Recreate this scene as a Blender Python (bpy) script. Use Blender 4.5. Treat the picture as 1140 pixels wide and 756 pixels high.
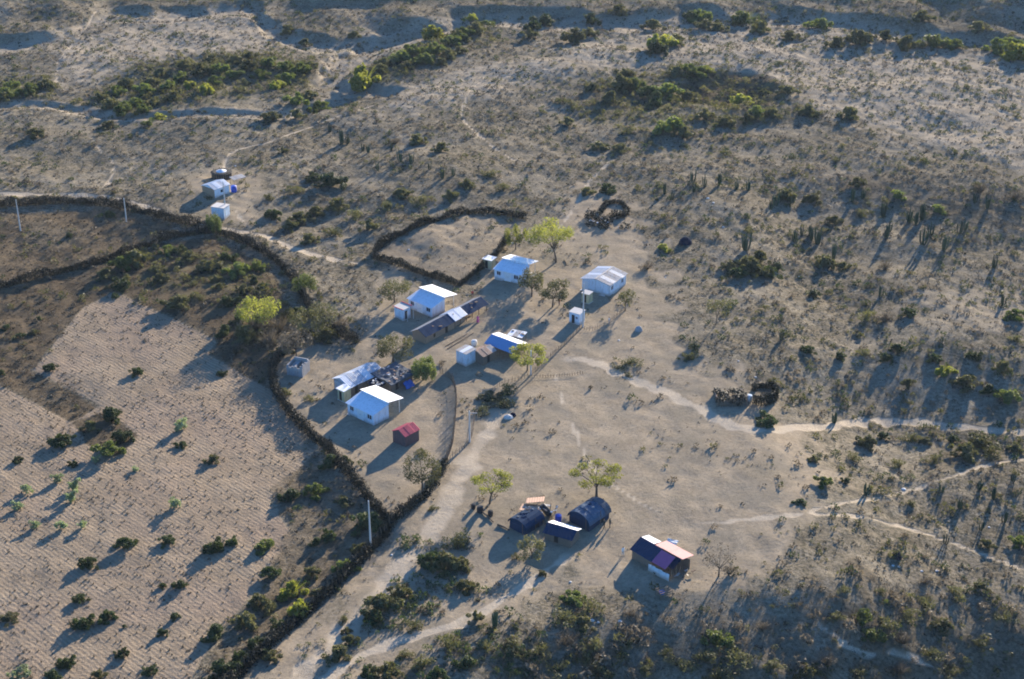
import bpy, math, random
import numpy as np
from mathutils import Vector, Matrix

for o in list(bpy.data.objects):
    bpy.data.objects.remove(o)
S = bpy.context.scene
COL = S.collection
R = math.radians

# ------------------------------------------------------------------ camera
CAM_H, PITCH, FPX, PW, PH = 129.0, R(26.5), 1690.0, 1140.0, 756.0
cd = bpy.data.cameras.new('camera')
cam = bpy.data.objects.new('camera', cd)
COL.objects.link(cam)
cam.location = (0, 0, CAM_H)
cam.rotation_euler = (R(90) - PITCH, 0, 0)
cd.sensor_width = 36
cd.lens = 36 * FPX / PW
cd.clip_end = 30000
S.camera = cam

# ------------------------------------------------------------------ light
SUN_EL, SUN_AZ = R(14.8), R(25.5)          # azimuth clockwise from +Y
w = bpy.data.worlds.new('World'); S.world = w; w.use_nodes = True
nt = w.node_tree
sky = nt.nodes.new('ShaderNodeTexSky'); sky.sky_type = 'NISHITA'; sky.sun_disc = False
sky.air_density = 1.0; sky.dust_density = .2; sky.ozone_density = 7.0
sky.sun_elevation = SUN_EL; sky.sun_rotation = SUN_AZ
bg = nt.nodes['Background']; bg.inputs[1].default_value = 0.105
nt.links.new(sky.outputs[0], bg.inputs[0])
ld = bpy.data.lights.new('sun', 'SUN'); ld.energy = 5.0; ld.angle = R(0.55); ld.color = (1, .86, .70)
sun = bpy.data.objects.new('sun', ld); COL.objects.link(sun)
sd = Vector((math.sin(SUN_AZ) * math.cos(SUN_EL), math.cos(SUN_AZ) * math.cos(SUN_EL), math.sin(SUN_EL)))
sun.rotation_euler = sd.to_track_quat('Z', 'Y').to_euler()
sun.location = sd * 600
S.view_settings.view_transform = 'Standard'; S.view_settings.look = 'None'
S.view_settings.exposure = 1.74; S.view_settings.gamma = 1
S.view_settings.use_curve_mapping = False
S.render.engine = 'CYCLES'
S.cycles.use_denoising = True
S.cycles.max_bounces = 5; S.cycles.diffuse_bounces = 3; S.cycles.transmission_bounces = 3
S.cycles.transparent_max_bounces = 6; S.cycles.volume_bounces = 0
S.cycles.filter_width = 1.9

# ------------------------------------------------------------------ survey: photo pixel -> point of the land
def ray(px, py):
    a = (px - PW / 2) / FPX; b = (PH / 2 - py) / FPX
    return a, math.cos(PITCH) + b * math.sin(PITCH), -math.sin(PITCH) + b * math.cos(PITCH)
def at(px, py, z=0.0):
    a, b, c = ray(px, py); t = (z - CAM_H) / c
    return Vector((a * t, b * t, z))
def ppm(py):                                   # pixels per metre on the ground of that row
    return (py + 465) * .895 / CAM_H
def wpts(l, z=0.0):
    return np.array([at(x, y, z)[:2] for x, y in l])

RNG = np.random.default_rng(11)
random.seed(11)
def make_noise(seed, wl, n=7):
    r = np.random.default_rng(seed); a = r.uniform(0, 2 * np.pi, n); k = 2 * np.pi / wl * r.uniform(.7, 1.45, n)
    ph = r.uniform(0, 2 * np.pi, n)
    def f(x, y):
        s = 0
        for i in range(n): s = s + np.sin(k[i] * (np.cos(a[i]) * x + np.sin(a[i]) * y) + ph[i] + 1.3 * np.sin(k[i] * .43 * (np.sin(a[i]) * x - np.cos(a[i]) * y) + 2 * ph[i]))
        return s / math.sqrt(n / 2)
    return f
N60, N25, N11, N5, N2 = make_noise(1, 70), make_noise(2, 26), make_noise(3, 11), make_noise(4, 5), make_noise(5, 2.3)
def smooth(a, b, x):
    t = np.clip((x - a) / (b - a), 0, 1); return t * t * (3 - 2 * t)
def seg_dist(P, X, Y, closed=False):
    d = np.full(X.shape, 1e9); n = len(P)
    for i in range(n if closed else n - 1):
        a, b = P[i], P[(i + 1) % n]; e = b - a; L = e @ e + 1e-9
        t = np.clip(((X - a[0]) * e[0] + (Y - a[1]) * e[1]) / L, 0, 1)
        d = np.minimum(d, np.hypot(X - a[0] - t * e[0], Y - a[1] - t * e[1]))
    return d
def poly_sd(P, X, Y):
    ins = np.zeros(X.shape, bool); n = len(P)
    for i in range(n):
        a, b = P[i], P[(i + 1) % n]
        c = ((a[1] > Y) != (b[1] > Y)) & (X < (b[0] - a[0]) * (Y - a[1]) / (b[1] - a[1] + 1e-12) + a[0])
        ins ^= c
    return np.where(ins, 1, -1) * seg_dist(P, X, Y, True)
def wsite(l):
    return np.array([site(x, y)[:2] for x, y in l])
def pmask(l, X, Y, soft=2.0, rough=1.0):
    s = poly_sd(wsite(l), X, Y) + rough * (N11(X, Y) * .6 + N5(X, Y) * .35)
    return smooth(-soft, soft, s)
def spline(l, n=6):
    P = [np.array(p, float) for p in l]; P = [2 * P[0] - P[1]] + P + [2 * P[-1] - P[-2]]; o = []
    for i in range(1, len(P) - 2):
        for k in range(n):
            t = k / n; a, b, c, d = P[i - 1:i + 3]
            o.append(.5 * (2 * b + (c - a) * t + (2 * a - 5 * b + 4 * c - d) * t * t + (3 * b - a - 3 * c + d) * t ** 3))
    return o + [P[-2]]

# ------------------------------------------------------------------ the lay of the land
VILLAGE = [(300, 380), (390, 395), (430, 300), (520, 330), (550, 285), (610, 250), (650, 205), (705, 225), (730, 290), (760, 330), (750, 380), (815, 415),
           (880, 470), (930, 520), (900, 570), (850, 640), (770, 700), (690, 660), (640, 640), (560, 690), (420, 760), (250, 760), (430, 600), (395, 560), (335, 500), (300, 430)]
FIELD = [(-40, 800), (-60, 425), (0, 430), (78, 468), (92, 463), (110, 452), (36, 412), (92, 342), (127, 324), (243, 380), (232, 394), (298, 432), (352, 505), (300, 560), (330, 600), (235, 715), (190, 800)]
GRASS_A = [(-60, 330), (0, 322), (90, 300), (170, 275), (240, 262), (300, 300), (322, 340), (300, 405), (298, 432), (232, 394), (243, 380), (127, 324), (92, 342), (36, 412), (110, 452), (80, 470), (0, 428), (-60, 420)]
GRASS_B = [(79, 470), (120, 460), (156, 484), (132, 510), (92, 494)]
GRASS_C = [(300, 545), (350, 505), (395, 545), (432, 582), (410, 612), (345, 668), (262, 756), (215, 760), (290, 650), (320, 590)]
FIELD_B = [(-60, 240), (0, 236), (130, 232), (200, 250), (165, 270), (90, 296), (0, 318), (-60, 325)]
CORRAL = [(418, 285), (440, 266), (480, 248), (520, 240), (582, 247), (560, 270), (537, 296), (512, 315), (462, 300)]
WASH = [(330, 128), (372, 118), (397, 108), (440, 106), (447, 98), (425, 90), (395, 90), (380, 84), (420, 66), (480, 46), (540, 28), (560, 20), (545, 16), (480, 29), (400, 44), (370, 60), (352, 78), (345, 92), (372, 98), (362, 110), (325, 118)]
BANK = [(-150, 55), (0, 48), (70, 36), (125, 16), (200, 12), (283, 6), (298, 24), (345, 43), (400, 41), (480, 26), (545, 16), (640, 19), (720, 21), (800, 15), (860, 15), (920, 21), (980, 29), (1060, 39), (1140, 49), (1300, 60)]
CHANNEL = [(-80, 116), (0, 118), (60, 116), (110, 125), (160, 131), (230, 129), (300, 129), (340, 123)]
BANKW, CHANW = np.array(spline(wpts(BANK))), np.array(spline(wpts(CHANNEL)))
BOWL = at(808, 100)
RAMPS = [([(570, 698), (650, 676), (740, 662), (840, 648), (940, 634), (1060, 620), (1200, 626)], 30, 7.4), ([(880, 372), (960, 374), (1060, 372), (1200, 380)], 26, 2.6), ([(850, 178), (950, 186), (1080, 200), (1200, 214)], 34, 3.2)]

def height(X, Y):
    v = smooth(-14, 10, poly_sd(wpts(VILLAGE), X, Y))
    fl = smooth(-10, 6, poly_sd(wpts(FIELD), X, Y))
    rough = 1 - .85 * np.maximum(v, fl)
    h = .12 * N60(X, Y) + rough * (.42 * N60(X + 50, Y) + .15 * N25(X, Y) + .07 * N11(X, Y) + .045 * N5(X, Y)) + .03 * N11(X, Y + 30) + .02 * N5(X, Y)
    h = h * smooth(5000, 900, np.hypot(X, Y - 300)) 
    # upper dry wash and the scarp behind it
    h -= 1.9 * smooth(-1.2, 2.2, poly_sd(wpts(WASH), X, Y) + .7 * N11(X, Y) + .3 * N5(X, Y))
    yb = np.interp(X, BANKW[np.argsort(BANKW[:, 0]), 0], BANKW[np.argsort(BANKW[:, 0]), 1])
    d = Y - yb + 1.5 * N25(X, Y) + .6 * N11(X, Y)
    far = np.clip(d, 0, None)
    h += 1.9 * smooth(-1, 5, d) * (.75 + .35 * N25(X, 0 * Y)) + smooth(0, 60, far) * np.minimum(far * (.105 + .025 * N60(X, Y)), 40) 
    h += smooth(5, 60, far) * (.5 * N60(X, Y) + .12 * N25(X, Y))* smooth(2500, 900, Y)
    h -= 1.0 * smooth(9, 2, np.abs(d + 7)) 
    for top, wid, drop in RAMPS:              # gentle slopes falling towards the near side
        T = wpts(top); m = smooth(T[0, 0] - 14, T[0, 0] + 6, X) * smooth(T[-1, 0] + 40, T[-1, 0] + 15, X)
        dd = np.interp(X, T[:, 0], T[:, 1]) - Y + 1.0 * N25(X, Y) + .6 * N11(X, Y)
        h -= drop * smooth(0, 1, dd / wid) * m * smooth(-900, 60, Y)
    h -= 1.0 * smooth(4.0, 1.0, seg_dist(CHANW, X, Y) + .5 * N11(X, Y))
    q = np.hypot((X - BOWL.x) / 15.0, (Y - BOWL.y) / 21.0) + .025 * N11(X, Y) + .05 * N25(X, Y)
    h += -2.3 * smooth(1.05, .5, q) + .3 * smooth(.35, 0, np.abs(q - 1.15))
    return h

def axis(a, b, step, lo, hi, n=16):
    c = np.arange(a, b + step / 2, step)
    def tail(x0, x1):
        L = abs(x1 - x0); g = np.geomspace(step, L, n); return x0 + np.sign(x1 - x0) * g
    return np.concatenate([tail(a, lo)[::-1], c, tail(b, hi)])
GX = axis(-216, 216, .8, -6000, 6000)
GY = axis(132, 566, .8, -3000, 9000)
MX, MY = np.meshgrid(GX, GY)
MZ = height(MX, MY)
def hz(x, y):
    i = int(np.clip(np.searchsorted(GX, x) - 1, 0, len(GX) - 2)); j = int(np.clip(np.searchsorted(GY, y) - 1, 0, len(GY) - 2))
    tx = (x - GX[i]) / (GX[i + 1] - GX[i]); ty = (y - GY[j]) / (GY[j + 1] - GY[j])
    return float((MZ[j, i] * (1 - tx) + MZ[j, i + 1] * tx) * (1 - ty) + (MZ[j + 1, i] * (1 - tx) + MZ[j + 1, i + 1] * tx) * ty)
def hzv(x, y):
    i = np.clip(np.searchsorted(GX, x) - 1, 0, len(GX) - 2); j = np.clip(np.searchsorted(GY, y) - 1, 0, len(GY) - 2)
    tx = (x - GX[i]) / (GX[i + 1] - GX[i]); ty = (y - GY[j]) / (GY[j + 1] - GY[j])
    return (MZ[j, i] * (1 - tx) + MZ[j, i + 1] * tx) * (1 - ty) + (MZ[j + 1, i] * (1 - tx) + MZ[j + 1, i + 1] * tx) * ty
def site(px, py, dz=0.0):                       # where that pixel's ray meets the land (dz above it)
    z = 0.0
    for _ in range(6):
        p = at(px, py, z); z = hz(p.x, p.y) + dz
    p.z = z
    return p

# ------------------------------------------------------------------ materials
MATS = {}
def node_mat(name):
    m = bpy.data.materials.new(name); m.use_nodes = True; nt = m.node_tree
    return m, nt, nt.nodes, nt.links, nt.nodes['Principled BSDF']
def mix(nt, fac, a, b, mode='MIX'):
    n = nt.nodes.new('ShaderNodeMix'); n.data_type = 'RGBA'; n.blend_type = mode
    for s, v in ((n.inputs[0], fac), (n.inputs[6], a), (n.inputs[7], b)):
        if hasattr(v, 'is_linked'): nt.links.new(v, s)
        else: s.default_value = v if not isinstance(v, tuple) or len(v) == 4 else (*v, 1)
    return n.outputs[2]
def noise(nt, vec, scale, detail=4, rough=.55, dim='3D'):
    n = nt.nodes.new('ShaderNodeTexNoise'); n.inputs['Scale'].default_value = scale; n.inputs['Detail'].default_value = detail
    n.inputs['Roughness'].default_value = rough
    if vec is not None: nt.links.new(vec, n.inputs['Vector'])
    return n.outputs['Fac']
def ramp(nt, fac, a, b, lo=0.0, hi=1.0):
    n = nt.nodes.new('ShaderNodeMapRange'); n.inputs[1].default_value = a; n.inputs[2].default_value = b; n.inputs[3].default_value = lo; n.inputs[4].default_value = hi
    nt.links.new(fac, n.inputs[0]); return n.outputs[0]
def math_n(nt, op, a, b=0.0):
    n = nt.nodes.new('ShaderNodeMath'); n.operation = op
    for s, v in zip(n.inputs, (a, b)):
        if hasattr(v, 'is_linked'): nt.links.new(v, s)
        else: s.default_value = v
    return n.outputs[0]

def mat(name, col, rough=.85, metal=0.0, var=.18, scale=2.0, streak=None, bump=0.0, spec=.3, dirt=False):
    """painted / weathered surface: base colour broken up by noise and stains"""
    if name in MATS: return MATS[name]
    m, nt, N, L, b = node_mat(name)
    tc = N.new('ShaderNodeTexCoord'); v = tc.outputs['Object']
    c0 = tuple(c * (1 - var) for c in col); c1 = tuple(min(1, c * (1 + var)) for c in col)
    c = mix(nt, noise(nt, v, scale, 6, .6), c0, c1)
    if streak:
        mp = N.new('ShaderNodeMapping'); mp.inputs['Scale'].default_value = (1.6, 1.6, .35); L.new(v, mp.inputs[0])
        f = ramp(nt, noise(nt, mp.outputs[0], 1.7, 5, .65), .5, .72)
        c = mix(nt, f, c, streak)
    if dirt:      # splash dirt on the lowest part of the walls
        sp = N.new('ShaderNodeSeparateXYZ'); L.new(v, sp.inputs[0])
        c = mix(nt, ramp(nt, math_n(nt, 'SUBTRACT', sp.outputs[2], math_n(nt, 'MULTIPLY', noise(nt, v, 2.2, 4, .6), .9)), -.35, .25, .75, 0), c, (.33, .27, .20))
    L.new(c, b.inputs['Base Color']); b.inputs['Roughness'].default_value = rough; b.inputs['Metallic'].default_value = metal
    b.inputs['Specular IOR Level'].default_value = spec
    if bump:
        bn = N.new('ShaderNodeBump'); bn.inputs['Strength'].default_value = bump; bn.inputs['Distance'].default_value = .05
        L.new(noise(nt, v, 9, 5, .7), bn.inputs['Height']); L.new(bn.outputs[0], b.inputs['Normal'])
    MATS[name] = m; return m
def leaf_mat(name, a, b_, trans=.35, tcol=None):
    m, nt, N, L, b = node_mat(name)
    at_ = N.new('ShaderNodeAttribute'); at_.attribute_name = 'tint'
    oi = N.new('ShaderNodeObjectInfo')
    c = mix(nt, at_.outputs['Fac'], a, b_)
    k = ramp(nt, oi.outputs['Random'], 0, 1, .72, 1.25)
    cc = N.new('ShaderNodeVectorMath'); cc.operation = 'SCALE'; L.new(c, cc.inputs[0]); L.new(k, cc.inputs[3])
    L.new(cc.outputs[0], b.inputs['Base Color']); b.inputs['Roughness'].default_value = .7; b.inputs['Specular IOR Level'].default_value = .2
    t = N.new('ShaderNodeBsdfTranslucent')
    tc = mix(nt, 1.0, cc.outputs[0], tcol or (1.5, 1.55, .8), 'MULTIPLY'); L.new(tc, t.inputs[0])
    mx = N.new('ShaderNodeMixShader'); mx.inputs[0].default_value = trans
    L.new(b.outputs[0], mx.inputs[1]); L.new(t.outputs[0], mx.inputs[2]); L.new(mx.outputs[0], N['Material Output'].inputs[0])
    MATS[name] = m; return m

def ground_material():
    m, nt, N, L, b = node_mat('ground_soil')
    geo = N.new('ShaderNodeNewGeometry'); pos = geo.outputs['Position']
    def attr(n):
        a = N.new('ShaderNodeAttribute'); a.attribute_name = n; s = N.new('ShaderNodeSeparateColor'); L.new(a.outputs['Color'], s.inputs[0]); return s.outputs
    z1, z2 = attr('zone_a'), attr('zone_b')
    n_big = noise(nt, pos, .05, 5, .6); n_mid = noise(nt, pos, .28, 6, .65); n_fine = noise(nt, pos, 1.6, 6, .7); n_grit = noise(nt, pos, 6, 3, .7)
    scrub = mix(nt, ramp(nt, n_mid, .35, .65), (.155, .131, .092), (.29, .248, .178))
    scrub = mix(nt, ramp(nt, n_fine, .44, .60), scrub, (.075, .068, .045))
    scrub = mix(nt, ramp(nt, n_big, .45, .65, 0, .45), scrub, (.31, .275, .21))
    sand = mix(nt, ramp(nt, n_mid, .38, .62), (.37, .32, .242), (.275, .235, .172))
    sand = mix(nt, ramp(nt, n_fine, .52, .68, 0, .7), sand, (.17, .14, .10))
    bare = mix(nt, ramp(nt, n_mid, .38, .64), (.33, .272, .192), (.25, .205, .143))
    bare = mix(nt, ramp(nt, n_fine, .46, .68, 0, .7), bare, (.17, .142, .102))
    bare = mix(nt, ramp(nt, noise(nt, pos, .11, 5, .65), .46, .62, 0, .6), bare, (.20, .175, .13))
    path = mix(nt, n_fine, (.36, .305, .225), (.43, .365, .275))
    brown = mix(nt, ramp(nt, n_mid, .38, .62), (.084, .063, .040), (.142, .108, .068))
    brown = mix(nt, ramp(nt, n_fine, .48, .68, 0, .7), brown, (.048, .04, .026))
    # ploughed land: furrows across the plot
    mp = N.new('ShaderNodeMapping'); mp.inputs['Rotation'].default_value = (0, 0, R(-48)); L.new(pos, mp.inputs[0])
    wv = N.new('ShaderNodeTexWave'); wv.inputs['Scale'].default_value = .46; wv.inputs['Distortion'].default_value = 3.0; wv.inputs['Detail'].default_value = 3; wv.inputs['Detail Scale'].default_value = .9
    L.new(mp.outputs[0], wv.inputs['Vector'])
    ms = N.new('ShaderNodeMapping'); ms.inputs['Scale'].default_value = (1.7, .22, 1); L.new(mp.outputs[0], ms.inputs[0])
    clod = math_n(nt, 'ADD', math_n(nt, 'MULTIPLY', noise(nt, ms.outputs[0], 1.0, 4, .6), .65), math_n(nt, 'MULTIPLY', noise(nt, pos, 1.8, 5, .75), .35))
    fur = math_n(nt, 'ADD', math_n(nt, 'MULTIPLY', wv.outputs['Fac'], .34), math_n(nt, 'MULTIPLY', clod, .75))
    fur = math_n(nt, 'ADD', math_n(nt, 'MULTIPLY', fur, ramp(nt, noise(nt, pos, .12, 3, .6), .35, .65, .45, 1.0)), math_n(nt, 'MULTIPLY', n_mid, .25))
    plough = mix(nt, ramp(nt, fur, .22, .92), (.19, .148, .102), (.325, .26, .182))
    plough = mix(nt, ramp(nt, n_big, .45, .62, 0, .5), plough, (.25, .19, .14))
    def crisp(m, lo=.32, hi=.62, k=.7):       # worn, uneven edges instead of soft blends
        nn = math_n(nt, 'MULTIPLY', math_n(nt, 'SUBTRACT', math_n(nt, 'ADD', math_n(nt, 'MULTIPLY', n_fine, .6), math_n(nt, 'MULTIPLY', n_grit, .4)), .5), k)
        r_ = ramp(nt, math_n(nt, 'ADD', m, nn), lo, hi); return math_n(nt, 'MULTIPLY', r_, ramp(nt, m, 0, .08))
    raw_path = z2[1]; z1 = [crisp(z1[0], .3, .6), crisp(z1[1], .2, .85), crisp(z1[2], .2, .9)]; z2 = [crisp(z2[0], .2, .8), crisp(z2[1], .3, .62, .9), z2[2]]
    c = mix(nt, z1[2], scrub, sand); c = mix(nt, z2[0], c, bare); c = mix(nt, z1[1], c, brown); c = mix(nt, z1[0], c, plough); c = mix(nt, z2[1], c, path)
    green = mix(nt, n_fine, (.07, .075, .035), (.14, .125, .065)); c = mix(nt, math_n(nt, 'MULTIPLY', z2[2], ramp(nt, n_mid, .42, .62)), c, green)
    c = mix(nt, math_n(nt, 'MULTIPLY', ramp(nt, n_grit, .47, .60, 0, .6), math_n(nt, 'SUBTRACT', 1.0, math_n(nt, 'MULTIPLY', math_n(nt, 'MAXIMUM', z2[0], z1[0]), .65))), c, (.085, .072, .052))
    L.new(c, b.inputs['Base Color']); b.inputs['Roughness'].default_value = 1.0; b.inputs['Specular IOR Level'].default_value = .0
    hgt = math_n(nt, 'ADD', math_n(nt, 'MULTIPLY', n_fine, .24), math_n(nt, 'MULTIPLY', n_grit, .03))
    hgt = math_n(nt, 'ADD', hgt, math_n(nt, 'MULTIPLY', n_mid, .22))
    calm = math_n(nt, 'SUBTRACT', 1.0, math_n(nt, 'MULTIPLY', math_n(nt, 'MAXIMUM', z2[0], z2[1]), .6))
    hgt = math_n(nt, 'MULTIPLY', hgt, calm)
    hgt = math_n(nt, 'ADD', hgt, math_n(nt, 'MULTIPLY', math_n(nt, 'MULTIPLY', fur, z1[0]), .08))
    bn = N.new('ShaderNodeBump'); bn.inputs['Strength'].default_value = 1.0; bn.inputs['Distance'].default_value = 1.0
    L.new(hgt, bn.inputs['Height']); L.new(bn.outputs[0], b.inputs['Normal'])
    return m
M_GROUND = ground_material()
WHITE = mat('shade_tinted_wall_paint', (.60, .69, .78), .75, var=.08, scale=1.6, streak=(.42, .43, .44), dirt=True)  # white walls; the blue of sky-lit shade is mixed into the colour
FRONT_ROOF = mat('shade_tinted_roof_sheet', (.64, .70, .77), .7, var=.06, scale=.9, streak=(.46, .52, .58), spec=.15)  # white front slopes with their bluish shade tinted into the base colour
WHITE_ROOF = mat('white_roof_sheet', (.80, .80, .78), .6, var=.06, scale=1.2, streak=(.62, .57, .50), spec=.15)
PALE_WALL = mat('pale_blue_plaster', (.52, .62, .70), .8, var=.12, streak=(.36, .38, .40), dirt=True)
OCHRE = mat('ochre_plaster', (.46, .40, .24), .85, var=.12, streak=(.30, .25, .16))
TIN = mat('grey_tin', (.34, .39, .45), .65, .1, var=.12, scale=1.3, streak=(.33, .27, .22))
TIN_DULL = mat('dull_tin', (.30, .30, .30), .8, .0, var=.2, scale=1.5, streak=(.26, .17, .11))
TIN_BRIGHT = mat('bright_tin', (.54, .58, .63), .65, .05, var=.08)
RUST = mat('rusty_sheet', (.30, .19, .13), .8, .1, var=.3, scale=3, streak=(.42, .33, .27))
NAVY = mat('dark_blue_tarpaulin', (.018, .040, .078), .9, var=.35, scale=2, spec=.05)
BLUE_GREY = mat('blue_grey_sheeting', (.045, .085, .135), .7, var=.3, scale=1.4, streak=(.11, .15, .20), spec=.15)
BLACK_ROOF = mat('tarred_roof', (.014, .019, .036), 1.0, var=.35, scale=2.5, spec=.02)
RED_ROOF = mat('red_roof_sheet', (.46, .085, .11), .85, var=.15, scale=1.5, streak=(.30, .09, .09), spec=.1)
PINK_ROOF = mat('pinkish_roof_sheet', (.56, .32, .28), .85, var=.12, spec=.1)
PURPLE = mat('purple_sheet', (.30, .10, .20), .9, var=.15, spec=.1)
BLUE_ROOF = mat('blue_roof_sheet', (.14, .27, .46), .8, 0, var=.12, spec=.1)
RED_WALL = mat('dark_red_wall', (.12, .075, .075), .95, var=.2, scale=2, streak=(.08, .06, .06))
MUD = mat('mud_wall', (.30, .21, .14), 1, var=.22, scale=3, bump=.5)
DARK_MUD = mat('dark_mud_wall', (.17, .13, .10), 1, var=.25, scale=3, bump=.5)
BLOCK = mat('grey_block', (.30, .30, .30), .9, var=.2, scale=3, streak=(.20, .19, .18), bump=.3)
CONCRETE = mat('concrete', (.48, .46, .43), .9, var=.12, scale=2)
GLASS = mat('dark_window', (.02, .03, .045), .25, var=.2, spec=.5)
FRAME = mat('window_frame', (.55, .60, .66), .5, var=.05)
DOOR = mat('pale_door', (.66, .70, .72), .5, var=.05)
DARK = mat('dark_opening', (.018, .018, .02), .9, var=.2)
WOOD = mat('weathered_wood', (.16, .115, .08), .95, var=.35, scale=5)
BARK = mat('bark', (.10, .075, .055), .95, var=.35, scale=6)
BLUE_PLASTIC = mat('blue_plastic', (.02, .07, .42), .4, var=.08)
BLUE_TARP = mat('blue_tarpaulin', (.03, .10, .34), .5, var=.2)
BLACK_PLASTIC = mat('black_plastic', (.02, .02, .022), .45, var=.2)
THATCH = mat('thatch', (.04, .036, .03), 1, var=.4, scale=5, bump=.8)
CLOTH_W = mat('white_cloth', (.75, .74, .70), .9, var=.05)
SKIN = mat('skin', (.22, .12, .08), .6); HAIR = mat('hair', (.01, .009, .008), .6)
LEAF_DARK = leaf_mat('leaf_dark_green', (.024, .042, .016), (.072, .088, .034), .24)
LEAF_MID = leaf_mat('leaf_green', (.06, .088, .026), (.15, .168, .06), .38)
LEAF_BRIGHT = leaf_mat('leaf_bright_green', (.11, .135, .026), (.27, .26, .07), .46)
LEAF_OLIVE = leaf_mat('leaf_olive', (.06, .062, .03), (.15, .14, .07), .28)
LEAF_DRY = leaf_mat('dry_brush', (.08, .069, .05), (.18, .155, .113), .25, (1.2, 1.1, .9))
LEAF_PALE = leaf_mat('leaf_pale_green', (.17, .21, .115), (.30, .335, .205), .3)
LEAF_CACT = leaf_mat('cactus_skin', (.025, .045, .022), (.06, .08, .04), .0)
BRUSH = leaf_mat('cut_brush', (.010, .013, .009), (.036, .036, .024), .08, (1.2, 1.1, .9))

# ------------------------------------------------------------------ object helpers
def link(o, parent=None):
    COL.objects.link(o)
    if parent is not None: o.parent = parent
    return o
def tag(o, label=None, cat=None, group=None, kind=None):
    if label: o['label'] = label
    if cat: o['category'] = cat
    if group: o['group'] = group
    if kind: o['kind'] = kind
    return o
def empty(name, loc, rz=0.0, label=None, cat=None, group=None):
    o = bpy.data.objects.new(name, None); o.empty_display_size = .3
    link(o); o.location = loc; o.rotation_euler = (0, 0, rz)
    return tag(o, label, cat, group)
def fast_mesh(name, V, F, mats, tint=None, smooth_=False):
    """V (n,3), F (m,k) with equal k"""
    V = np.asarray(V, np.float32); F = np.asarray(F, np.int32)
    me = bpy.data.meshes.new(name); me.vertices.add(len(V)); me.vertices.foreach_set('co', V.ravel())
    k = F.shape[1]; me.loops.add(F.size); me.loops.foreach_set('vertex_index', F.ravel())
    me.polygons.add(len(F)); me.polygons.foreach_set('loop_start', np.arange(len(F), dtype=np.int32) * k)
    if smooth_: me.polygons.foreach_set('use_smooth', np.ones(len(F), bool))
    if tint is not None:
        a = me.attributes.new('tint', 'FLOAT', 'FACE'); a.data.foreach_set('value', np.asarray(tint, np.float32))
    me.update(calc_edges=True)
    for m in (mats if isinstance(mats, list) else [mats]): me.materials.append(m)
    return me
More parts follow.
